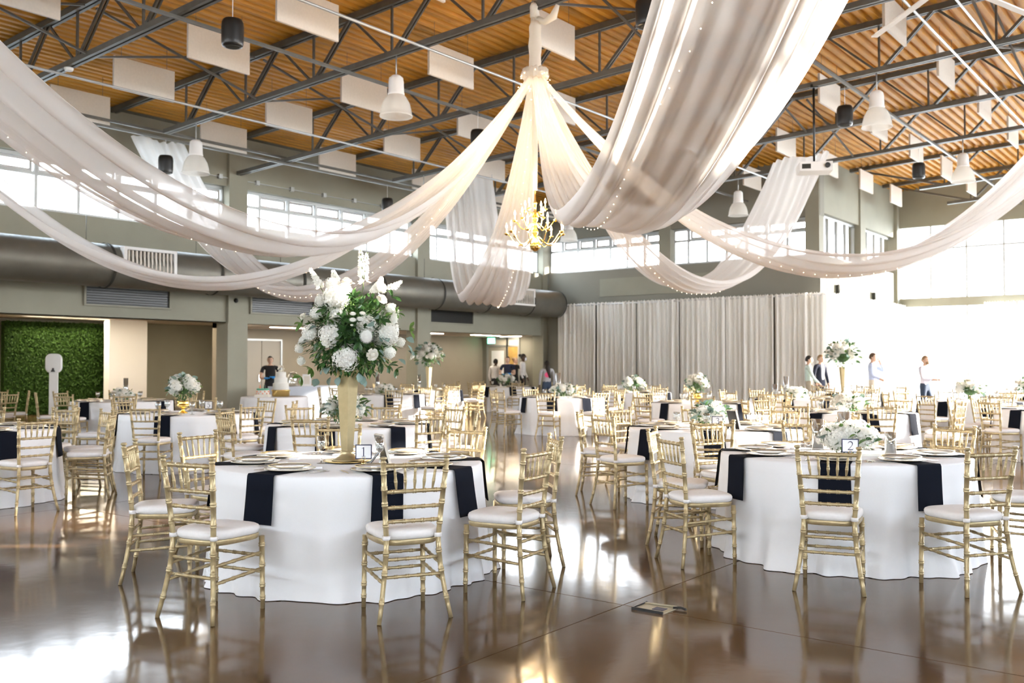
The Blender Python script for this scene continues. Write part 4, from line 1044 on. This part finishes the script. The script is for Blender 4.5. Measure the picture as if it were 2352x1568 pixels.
# ------------------------------------------------------------------ people
def pmat(nm, c, r=.8): 
    if nm not in MAT: mat(nm, c, r, var=.06, scale=20)
    return nm
pmat('skin_light', (.62,.40,.29), .5); pmat('skin_dark', (.10,.055,.035), .5); pmat('hair_dark', (.02,.015,.012), .6); pmat('hair_brown', (.10,.055,.03), .6); pmat('hair_fair', (.28,.17,.08), .6)
pmat('shirt_mint', (.62,.74,.68)); pmat('blazer_navy', (.018,.022,.045)); pmat('shirt_blue', (.48,.54,.72)); pmat('shirt_lavender', (.72,.70,.78)); pmat('khaki', (.42,.35,.26)); pmat('khaki_light', (.66,.58,.47)); pmat('jeans', (.03,.05,.09)); pmat('shirt_white', (.78,.75,.73)); pmat('hoodie_grey', (.42,.42,.44)); pmat('trousers_black', (.015,.015,.018)); pmat('tee_black', (.012,.012,.014)); pmat('tee_navy', (.012,.016,.04)); pmat('glove_blue', (.02,.30,.75), .4); pmat('mask_white', (.85,.86,.90)); pmat('print_pink', (.75,.10,.22)); pmat('eye_dark', (.01,.01,.01), .3); pmat('lip', (.45,.18,.15), .5); pmat('shoe', (.03,.02,.015), .4)
def person(px_, py, Z, label, skin, hair, top, legs, face, pose=None, hair_style='short', gloves=None, sleeves=True, mask=False, beard=False, shirt_front=None):
    """standing figure; px_, py = top of the head in the photograph, Z = distance ahead, face = heading relative to the viewpoint (0 looks at it)"""
    q = PZ(px_, py, Z); Ht = q.z; s = Ht/1.74
    t = empty('person', (q.x, q.y, 0), TH + face); tag(t, label, 'person'); t.scale = (s, s, s)
    P = dict(lsh=(.195,.01,1.43), lel=(.25,.03,1.14), lwr=(.24,-.06,.90), rsh=(-.195,.01,1.43), rel=(-.25,.03,1.14), rwr=(-.24,-.06,.90), lkn=(.105,-.015,.50), lan=(.11,.03,.09), rkn=(-.105,-.015,.50), ran=(-.11,.03,.09))
    if pose: P.update(pose)
    # local -y is where the figure looks
    V = []; E = []; R = []; tagv = []
    def v(p, r, tg): V.append(Vector(p)); R.append(r); tagv.append(tg); return len(V)-1
    pel = v((0,0,.97), (.145,.105), 'leg'); wa = v((0,0,1.10), (.135,.10), 'top'); ch = v((0,.005,1.28), (.155,.11), 'top'); st_ = v((0,.01,1.42), (.12,.085), 'top'); nk = v((0,.0,1.50), (.052,.052), 'skin'); hd = v((0,-.012,1.56), (.055,.06), 'skin')
    E += [(pel,wa),(wa,ch),(ch,st_),(st_,nk),(nk,hd)]
    for sd in 'lr':
        sg = 1 if sd == 'l' else -1
        a = v(P[sd+'sh'], (.062,.062), 'top'); b_ = v(P[sd+'el'], (.045,.045), 'top' if sleeves else 'skin'); m_ = v(Vector(P[sd+'el']).lerp(Vector(P[sd+'wr']), .55), (.040,.040), 'top' if sleeves else 'skin'); w = v(P[sd+'wr'], (.029,.029), 'hand')
        dv = (Vector(P[sd+'wr']) - Vector(P[sd+'el'])).normalized(); pm = v(Vector(P[sd+'wr']) + dv*.07, (.036,.022), 'hand')
        E += [(st_,a),(a,b_),(b_,m_),(m_,w),(w,pm)]
        hp = v((sg*.09,0,.90), (.088,.092), 'leg'); kn = v(P[sd+'kn'], (.060,.063), 'leg'); an = v(P[sd+'an'], (.042,.046), 'leg'); to = v(Vector(P[sd+'an']) + Vector((0,-.15,-.055)), (.036,.026), 'shoe')
        E += [(pel,hp),(hp,kn),(kn,an),(an,to)]
    me = bpy.data.meshes.new('body'); me.from_pydata(V, E, []); o = bpy.data.objects.new('body', me); COL.objects.link(o)
    sk = o.modifiers.new('s', 'SKIN'); sk.use_smooth_shade = True
    for i, r in enumerate(R): me.skin_vertices[0].data[i].radius = r; me.skin_vertices[0].data[i].use_root = (i == 0)
    sb = o.modifiers.new('b', 'SUBSURF'); sb.levels = 2; sb.render_levels = 2
    dg = bpy.context.evaluated_depsgraph_get(); ev = o.evaluated_get(dg); em = bpy.data.meshes.new_from_object(ev)
    b = MB(); b.add([tuple(x.co) for x in em.vertices], [])
    mats = [skin, top, legs, gloves or skin, 'shoe', hair, 'eye_dark', 'lip', shirt_front or top]; MI = {'skin':0,'top':1,'leg':2,'hand':3,'shoe':4}
    segs = [(V[i], V[j], tagv[i], tagv[j], (max(R[i])+max(R[j]))/2) for i, j in E]
    for p in em.polygons:
        c = Vector(p.center); best = None
        for a, d_, ta, tb, rr in segs:
            ab = d_-a; k = max(0, min(1, (c-a).dot(ab)/ab.length_squared)); ds = (a+ab*k-c).length - rr*.6
            if best is None or ds < best[0]: best = (ds, ta if k < .55 else tb)
        mi = MI[best[1]]
        if c.z < 1.0 and best[1] == 'top' and abs(c.x) < .17: mi = 2
        if best[1] in ('skin','top') and c.z > 1.485 and abs(c.x) < .09: mi = 0
        if shirt_front and mi == 1 and c.y < -.05 and abs(c.x) < .045 and c.z > 1.02: mi = 8
        b.f.append(tuple(p.vertices)); b.m.append(mi); b.sm.append(True)
    bpy.data.objects.remove(o); bpy.data.meshes.remove(em)
    # head with jaw, nose, ears, eyes and mouth, fingers: all in the body mesh
    hc = Vector((0,-.02,1.63))
    def hf(i, j):
        a = 2*pi*i/20; f = pi*j/14; x = sin(f)*cos(a); y = sin(f)*sin(a); z = cos(f)
        w = .074*(1 - .22*max(0, -z)**1.5); dpt = .092*(1 - .10*max(0, -z))
        yy = y*dpt - (.012*max(0, -z) if y < 0 else 0) - (.018*math.exp(-((x/.22)**2 + ((z+.12)/.2)**2)) if y < 0 else 0)
        return (hc.x + x*w, hc.y + yy, hc.z + z*.112)
    b.grid(hf, 20, 15, 0, True, True)
    for sg in (-1, 1):
        b.ball((sg*.075, .0, 1.625), .024, 8, 6, 0, .45, .8, 1.2); b.ball((sg*.03, -.098, 1.645), .0095, 6, 5, 6)
    if not mask: b.bar((-.022,-.108,1.578), (.022,-.108,1.578), .008, .008, 7)
    for sd in 'lr':
        w = Vector(P[sd+'wr']); dv = (w - Vector(P[sd+'el'])).normalized(); pmc = w + dv*.075; side = dv.cross(Vector((0,0,1)) if abs(dv.z) < .8 else Vector((0,1,0))).normalized(); nrm = side.cross(dv)
        for k, ln in enumerate((.058,.068,.063,.05)):
            a = pmc + side*(-.027+.018*k); b.tube([a, a+dv*ln*.5+nrm*.004, a+dv*ln*.9+nrm*.022], [.0088,.0085,.007], 6, 3)
        a = w + dv*.03 + side*-.03; b.tube([a, a+dv*.025-side*.022, a+dv*.055-side*.026], [.010,.009,.0075], 6, 3)
    b.build('body', mats, t)
    hb = MB()
    def hair_f(i, j):
        a = 2*pi*i/20; f = pi*.62*j/8; x = sin(f)*cos(a); y = sin(f)*sin(a); z = cos(f)
        if y < -.15: z = max(z, .35 + .25*(-y)); 
        return (x*.083, -.012 + y*.098 + (.006 if y > 0 else 0), 1.636 + z*.118)
    hb.grid(hair_f, 20, 9, 0, True, True)
    if hair_style == 'long': hb.tube([(0,.085,1.66),(0,.115,1.5),(-.03,.125,1.36),(-.06,.12,1.24),(-.08,.11,1.16)], [.06,.075,.06,.045,.015], 10)
    if hair_style == 'bun': hb.ball((0,.10,1.70), .05, 10, 8)
    if beard: hb.grid(lambda i, j: (.062*sin((i-5)/5*1.25)*(1-.12*j), -.022-.088*cos((i-5)/5*1.25)-.006, 1.595-.027*j), 11, 4, 0)
    hb.build('hair', hair, t)
    if mask: MB().grid(lambda i, j: (.06*sin((i-4)/4*1.2), -.03-.092*cos((i-4)/4*1.2)-.012*(1-abs(j-2)/2), 1.632-.027*j), 9, 5).build('face_mask', 'mask_white', t)
    return t
UP_L = dict(lel=(.26,-.12,1.15), lwr=(.10,-.30,1.16)); UP_R = dict(rel=(-.26,-.12,1.15), rwr=(-.10,-.30,1.14))
person(621, 818, 25.2, 'person in black top and blue gloves behind the cake table', 'skin_light', 'hair_dark', 'tee_black', 'trousers_black', radians(12), {**UP_L, **UP_R}, 'bun', 'glove_blue', False)
person(1138, 824, 32.5, 'person with short dark hair in white shirt facing the door', 'skin_dark', 'hair_dark', 'shirt_white', 'trousers_black', radians(150))
person(1166, 819, 32.1, 'person in navy polo shirt wearing blue gloves', 'skin_light', 'hair_brown', 'tee_navy', 'tee_navy', radians(-10), {**UP_L, **UP_R}, 'short', 'glove_blue', False)
person(1183, 821, 34.0, 'person in dark top raising a hand in the doorway', 'skin_light', 'hair_fair', 'tee_black', 'trousers_black', radians(60), dict(lel=(.28,-.16,1.30), lwr=(.16,-.26,1.52)), 'bun', None, False)
person(1201, 813, 32.6, 'person in white shirt and face mask with black trousers', 'skin_dark', 'hair_dark', 'shirt_white', 'trousers_black', radians(80), dict(lel=(.26,-.02,1.15), lwr=(.22,-.13,.92)), 'bun', None, True, True)
hp_ = person(1256, 828, 28.4, 'person in grey hooded sweatshirt with long dark hair, seen from behind', 'skin_dark', 'hair_dark', 'hoodie_grey', 'jeans', radians(195), None, 'long')
MB().lathe([(.075,0),(.085,.004)], 16, (0,0,0)).build('back_print', 'print_pink', hp_, (.03,.118,1.27)).rotation_euler = (radians(-90),0,0)
person(1857, 817, 25.4, 'person in mint shirt and khaki trousers standing by the curtain', 'skin_light', 'hair_dark', 'shirt_mint', 'khaki', radians(75), dict(lel=(.24,-.10,1.15), lwr=(.16,-.26,.98), rel=(-.24,-.10,1.15), rwr=(-.12,-.28,.97)))
person(1884, 815, 26.2, 'person in dark navy blazer and pale shirt', 'skin_light', 'hair_fair', 'blazer_navy', 'blazer_navy', radians(35), dict(lel=(.25,-.02,1.14), lwr=(.21,-.12,.90)), shirt_front='shirt_white')
person(2004, 811, 24.8, 'person in light blue shirt raising a hand to the face', 'skin_light', 'hair_brown', 'shirt_blue', 'khaki_light', radians(60), dict(lel=(.22,-.24,1.28), lwr=(.10,-.17,1.50), rel=(-.27,-.04,1.15), rwr=(-.26,-.26,1.06)))
person(2124, 817, 22.8, 'bearded person in pale lavender shirt and dark jeans', 'skin_light', 'hair_fair', 'shirt_lavender', 'jeans', radians(35), dict(lel=(.25,-.08,1.16), lwr=(.12,-.30,1.14), rel=(-.25,-.08,1.16), rwr=(-.06,-.30,1.14), lkn=(.11,-.12,.52), lan=(.11,-.02,.09)), beard=True)
# ------------------------------------------------------------------ lobby, recess, cake, small things
# green hedge wall
h0 = PXX(16, 900, -27.6); h1 = PXX(249, 900, -27.6)
t = empty('hedge_wall', (-27.9, h0.y, 0)); tag(t, 'dense artificial green hedge wall in the lobby', 'hedge wall')
HL = h1.y - h0.y
MB().box(-.1, .1, 0, HL, 0, 2.68).build('backing_board', 'hedge', t)
rn = random.Random(5); b = MB()
for k in range(9000):
    y = rn.uniform(0, HL); z = rn.uniform(.02, 2.68); x = .1 + rn.uniform(.0, .09); s = rn.uniform(.025, .05)
    d, u, v = frame_of((1, rn.uniform(-.9,.9), rn.uniform(-.6,1.0))); an = rn.uniform(0, 6.28); e = u*cos(an)+v*sin(an); f = d.cross(e); c = Vector((x, y, z))
    b.add([c-e*s, c+f*s*.5, c+e*s, c-f*s*.5], [(0,1,2,3)], rn.randrange(2))
o = b.build('hedge_leaves', ['hedge','hedge_leaf'], t); o['kind'] = 'stuff'
w0 = PXX(250, 900, -27.0); w1 = PXX(337, 900, -27.0)
struct(MB().box(-27.3, -27.0, w0.y, w1.y, 0, 2.78).build('wall_lobby_white', 'white_paint'), 'bright white wall section beside the hedge')
# wash light over the hedge
ll = bpy.data.lights.new('hedge_wash', 'AREA'); lo = bpy.data.objects.new('hedge_wash', ll); COL.objects.link(lo); ll.shape = 'RECTANGLE'; ll.size = .2; ll.size_y = HL*.8; ll.energy = 14; ll.color = (1,.86,.62)
lo.location = (-27.3, (h0.y+h1.y)/2, 2.72); lo.rotation_euler = (0, radians(-20), 0)
# photo kiosk on a post
k = PZ(124, 812, 20.6); t = empty('photo_kiosk', (k.x, k.y, 0), TH); tag(t, 'white photo kiosk with rounded head on a slim post', 'photo kiosk')
hw, z0, z1 = .175, 1.26, k.z
def rr(y, inset=0):
    r = .12 - inset; out_ = []
    for cx_, cz_, a0 in ((hw-.12, z1-.12, 0), (-hw+.12, z1-.12, 90), (-hw+.12, z0+.12, 180), (hw-.12, z0+.12, 270)):
        for i in range(7): a = radians(a0 + 15*i); out_.append((cx_ + r*cos(a), y, cz_ + r*sin(a)))
    return out_
b = MB(); A = [rr(-.03,.012), rr(-.022), rr(.022), rr(.03,.012)]; n = len(A[0])
b.grid(lambda i, j: A[j][i], n, 4, wrap=True); b.add(A[0], [tuple(range(n))[::-1]]); b.add(A[3], [tuple(range(n))]); b.build('head', 'white_paint', t)
MB().box(-.09,.09,-.02,.02,.03,1.28).box(-.2,.2,-.2,.2,0,.03).build('post', 'white_paint', t)
MB().lathe([(.04,0),(.045,.01),(.02,.05),(.02,.08)], 12, (0,-.035,1.285)).build('camera_mount', 'black', t)
# doors in the recess wall
nd = [0]
def door(px0, px1, z1, m, label, X=XREC, glass=None, handle=True, leaves=1):
    nd[0] += 1; a = PXX(px0, 840, X+.03).y; c = PXX(px1, 840, X+.03).y
    e = struct(empty('door_%d' % nd[0], (X, a, 0)), label); L = c-a
    MB().box(0,.05,-.06,0,0,z1+.06).box(0,.05,L,L+.06,0,z1+.06).box(0,.05,0,L,z1,z1+.06).build('door_frame', 'frame_metal', e)
    for i in range(leaves):
        y0 = L*i/leaves + .01; y1 = L*(i+1)/leaves - .01
        lf = MB().box(0,.03,y0,y1,.01,z1-.005).build('door_leaf', m, e)
        if glass: MB().box(.03,.035,y0+.14,y1-.14,.25,z1-.15).build('door_glass', glass, lf)
        if handle: MB().box(.03,.07,y1-.12,y1-.07,.95,1.15).build('door_handle', 'silver', lf)
door(556, 644, 2.13, 'door_paint', 'grey double door behind the cake table', leaves=2)
def door_y(px0, px1, z1, m, label, glass=None, transom=None, handle=True, Y=YE):
    nd[0] += 1; a = PY(px0, 840, Y-.03).x; c = PY(px1, 840, Y-.03).x
    e = struct(empty('door_%d' % nd[0], (a, Y, 0)), label); L = c-a; zt = transom or z1
    fr = MB().box(-.07,0,-.06,0,0,zt+.07).box(L,L+.07,-.06,0,0,zt+.07).box(0,L,-.06,0,z1,z1+.06)
    if transom: fr.box(0,L,-.06,0,zt,zt+.07)
    fr.build('door_frame', 'frame_metal', e)
    lf = MB().box(.01,L-.01,-.04,-.005,.01,z1-.005).build('door_leaf', m, e)
    if glass: MB().box(.16,L-.12,-.046,-.04,.3,z1-.14).build('door_glass', glass, lf)
    if handle: MB().box(.06,.11,-.08,-.04,.95,1.15).build('door_handle', 'silver', lf)
    if transom: MB().box(.02,L-.02,-.03,-.01,z1+.06,zt).build('transom_pane', 'off_white', e)
door_y(1122, 1164, 2.10, 'door_paint', 'grey glazed door with transom below the exit sign', 'paper', 2.36)  # opaque white in the leaf paints the light of the lit glass
door_y(1167, 1190, 2.10, 'wood_door', 'amber wooden door beside the glazed door', None, 2.36, False)
a = PY(1129, 782, YE-.1); t = empty('exit_sign', (a.x, YE-.07, a.z-.12), -radians(90)); tag(t, 'green lit exit sign above the glazed door', 'sign')
MB().box(0,.05,-.18,.18,0,.22).build('sign_box', 'white_paint', t); MB().box(.05,.056,-.17,.17,.01,.21).build('sign_face', 'exit_green', t)
b = MB()
def L_(y, segs):
    for (a0, c0, a1, c1) in segs: b.bar((.058, y+a0*.05, .06+c0*.1), (.058, y+a1*.05, .06+c1*.1), .012, .006, up=(1,0,0))
L_(-.14, ((0,0,0,1),(0,0,1,0),(0,.5,.8,.5),(0,1,1,1))); L_(-.055, ((0,0,1,1),(0,1,1,0))); L_(.04, ((0,0,0,1),)); L_(.075, ((.5,0,.5,1),(0,1,1,1)))
b.build('lettering', 'white_paint', t)
a = PY(1180, 781, YE-.3); strip(a.x, YE-.5, ZS, .9, 'x')
# serving table with blue cloth and the cake table
x, y = W(-5.25, 24.2); t = empty('serving_table', (x, y, 0), radians(90)); tag(t, 'long serving table under a pale blue cloth', 'table')
b = MB(); H = .90; Lx, Ly = .92, .38
def cl(i, j):
    n = 96; a = 2*pi*i/n; e = .3; ca, sa = cos(a), sin(a); k = (0, .9, 1, 1.0, 1.03, 1.06)[j]; f = .02*sin(22*a)*(j >= 4)
    return ((abs(ca)**e)*(1 if ca > 0 else -1)*Lx*k*(1+f), (abs(sa)**e)*(1 if sa > 0 else -1)*Ly*k*(1+f), (H,H,H,H-.02,H*.5,.01)[j])
b.grid(cl, 96, 6, wrap=True); b.build('tablecloth', 'cloth_blue', t)
# framed picture and boxes on the serving table
q = PZ(705, 880, 24.1); tg = empty('picture_frame', (q.x, q.y, H), TH); tag(tg, 'white framed picture on the serving table', 'picture frame')
MB().box(-.11,.11,-.01,.01,0,.30).build('frame', 'white_paint', tg); MB().box(-.07,.07,-.014,-.01,.05,.25).build('print', 'off_white', tg)
q = PZ(672, 880, 24.2); tg = MB().lathe([(.12,0),(.13,.02),(.12,.25),(.09,.34),(.05,.35)], 16, (q.x, q.y, H)).build('glass_jar', 'glass'); tag(tg, 'large clear glass jar on the serving table', 'jar')
q = PZ(655, 846, 27.9); tag(MB().box(XREC, XREC+.02, q.y-.16, q.y+.16, q.z-.10, q.z+.14).build('wall_notice', 'paper'), 'small white notice on the tan recess wall', 'notice')
X, Z = -5.10, 20.6; x, y = W(X, Z); cz = MB(); rr_ = .70
o = inst(tablecloth(.70, 300).mesh('tablecloth', 'cloth'), 'tablecloth', None, (x, y, 0)); tag(o, 'white cloth on the cake table', 'tablecloth')
e = empty('round_table', (x, y, 0)); tag(e, 'round table hidden below the cloth under the wedding cake', 'table')
MB().lathe([(.67,.725),(.68,.735),(.68,.745),(.67,.746)], 32).build('tabletop', 'off_white', e); MB().tube([(0,0,0),(0,0,.726)], .05, 10).build('pedestal', 'steel', e)
q = PZ(645, 908, 20.6); t = empty('wedding_cake', (q.x, q.y, ZT)); tag(t, 'four tier white wedding cake on a gold stand', 'cake')
MB().lathe([(.16,0),(.185,.02),(.185,.11),(.20,.13),(.20,.145),(.0,.145)], 28).build('stand', 'gold', t)
zc = .145
for r, h in ((.165,.145),(.135,.12),(.105,.12)):
    MB().lathe([(r,0),(r+.004,.01),(r+.004,h-.015),(r-.006,h),(.001,h)], 28, (0,0,zc)).build('cake_tier', 'petal', t)
    MB().tube([(r*cos(2*pi*i/24), r*sin(2*pi*i/24), zc+.008) for i in range(24)], .010, 6, closed=True).build('piping', 'petal', t); zc += h
for k in range(6):
    o = inst(ROSE[0], 'sugar_flower', t, (.045*cos(k), .045*sin(k), zc+.01+.05*(k % 3)), None, (.04,.04,.04))
    orient(o, (cos(k), sin(k), .8))
pmat('cake_orange', (.85,.35,.22)); pmat('cake_green', (.12,.42,.28))
q = PZ(604, 911, 20.35); t = empty('novelty_cake', (q.x, q.y, ZT)); tag(t, 'small cake with orange dots and green top beside the wedding cake', 'cake')
MB().box(-.15,.15,-.13,.13,0,.05).build('cake_board', 'petal_cream', t).rotation_euler = (0,0,TH)
MB().lathe([(.125,.05),(.128,.06),(.128,.145),(.001,.15)], 24).build('cake_body', 'petal', t)
MB().lathe([(.13,.145),(.132,.17),(.12,.18),(.001,.18)], 24).build('cake_top', 'cake_green', t)
for k in range(18):
    a = 2*pi*k/18; MB().ball((.128*cos(a), .128*sin(a), .075+.04*(k % 2)), .016, 8, 6).build('dot', 'cake_orange', t)
for k in range(3): MB().lathe([(.015,.18),(.02,.2),(.012,.23),(.016,.245),(.001,.26)], 8, (.06*cos(2*k), .06*sin(2*k), 0)).build('topper', ('black','cake_green','cake_orange')[k], t)
# security camera, wall sconces, floor box
p = PXX(542, 690, XL+.1); t = empty('security_camera', (XL+.09, p.y, p.z)); tag(t, 'small dark dome security camera on the pier', 'camera')
MB().lathe([(.06,0),(.06,.02),(.05,.04),(.03,.055),(.001,.06)], 14).build('dome', 'black', t).rotation_euler = (0, radians(90), 0)
for px_, py in ((1923, 666), (2006, 683)):
    p = PXX(px_, py, XR+.05); t = empty('wall_sconce', (XR, p.y, p.z)); tag(t, 'narrow dark sconce on the sunlit side wall', 'sconce', 'side wall sconces')
    MB().box(0,.12,-.06,.06,-.16,.16).build('housing', 'dark_grille', t); MB().box(0,.02,-.09,.09,-.19,.19).build('back_plate', 'wall_paint', t)
q0 = PH(1505, 1398); t = empty('floor_box', (q0[0], q0[1], 0)); tag(t, 'open metal floor outlet box set at a floor joint', 'floor box')
pmat('box_metal', (.40,.35,.24), .4)
MB().box(-.10,.10,-.085,.085,0,.006).build('plate', 'box_metal', t); MB().box(-.10,.10,-.092,-.085,0,.016).box(-.107,-.1,-.092,.085,0,.014).build('lid_edge', 'black', t)
MB().box(.0,.07,-.04,.02,.006,.009).build('socket', 'navy', t); MB().tube([(.09,.05,.012),(.13,.07,.014),(.17,.06,.010)], .007, 6).build('cord_stub', 'black', t); MB().bar((-.1,.06,.01),(.1,.075,.014),.02,.004).build('hinge', 'box_metal', t)
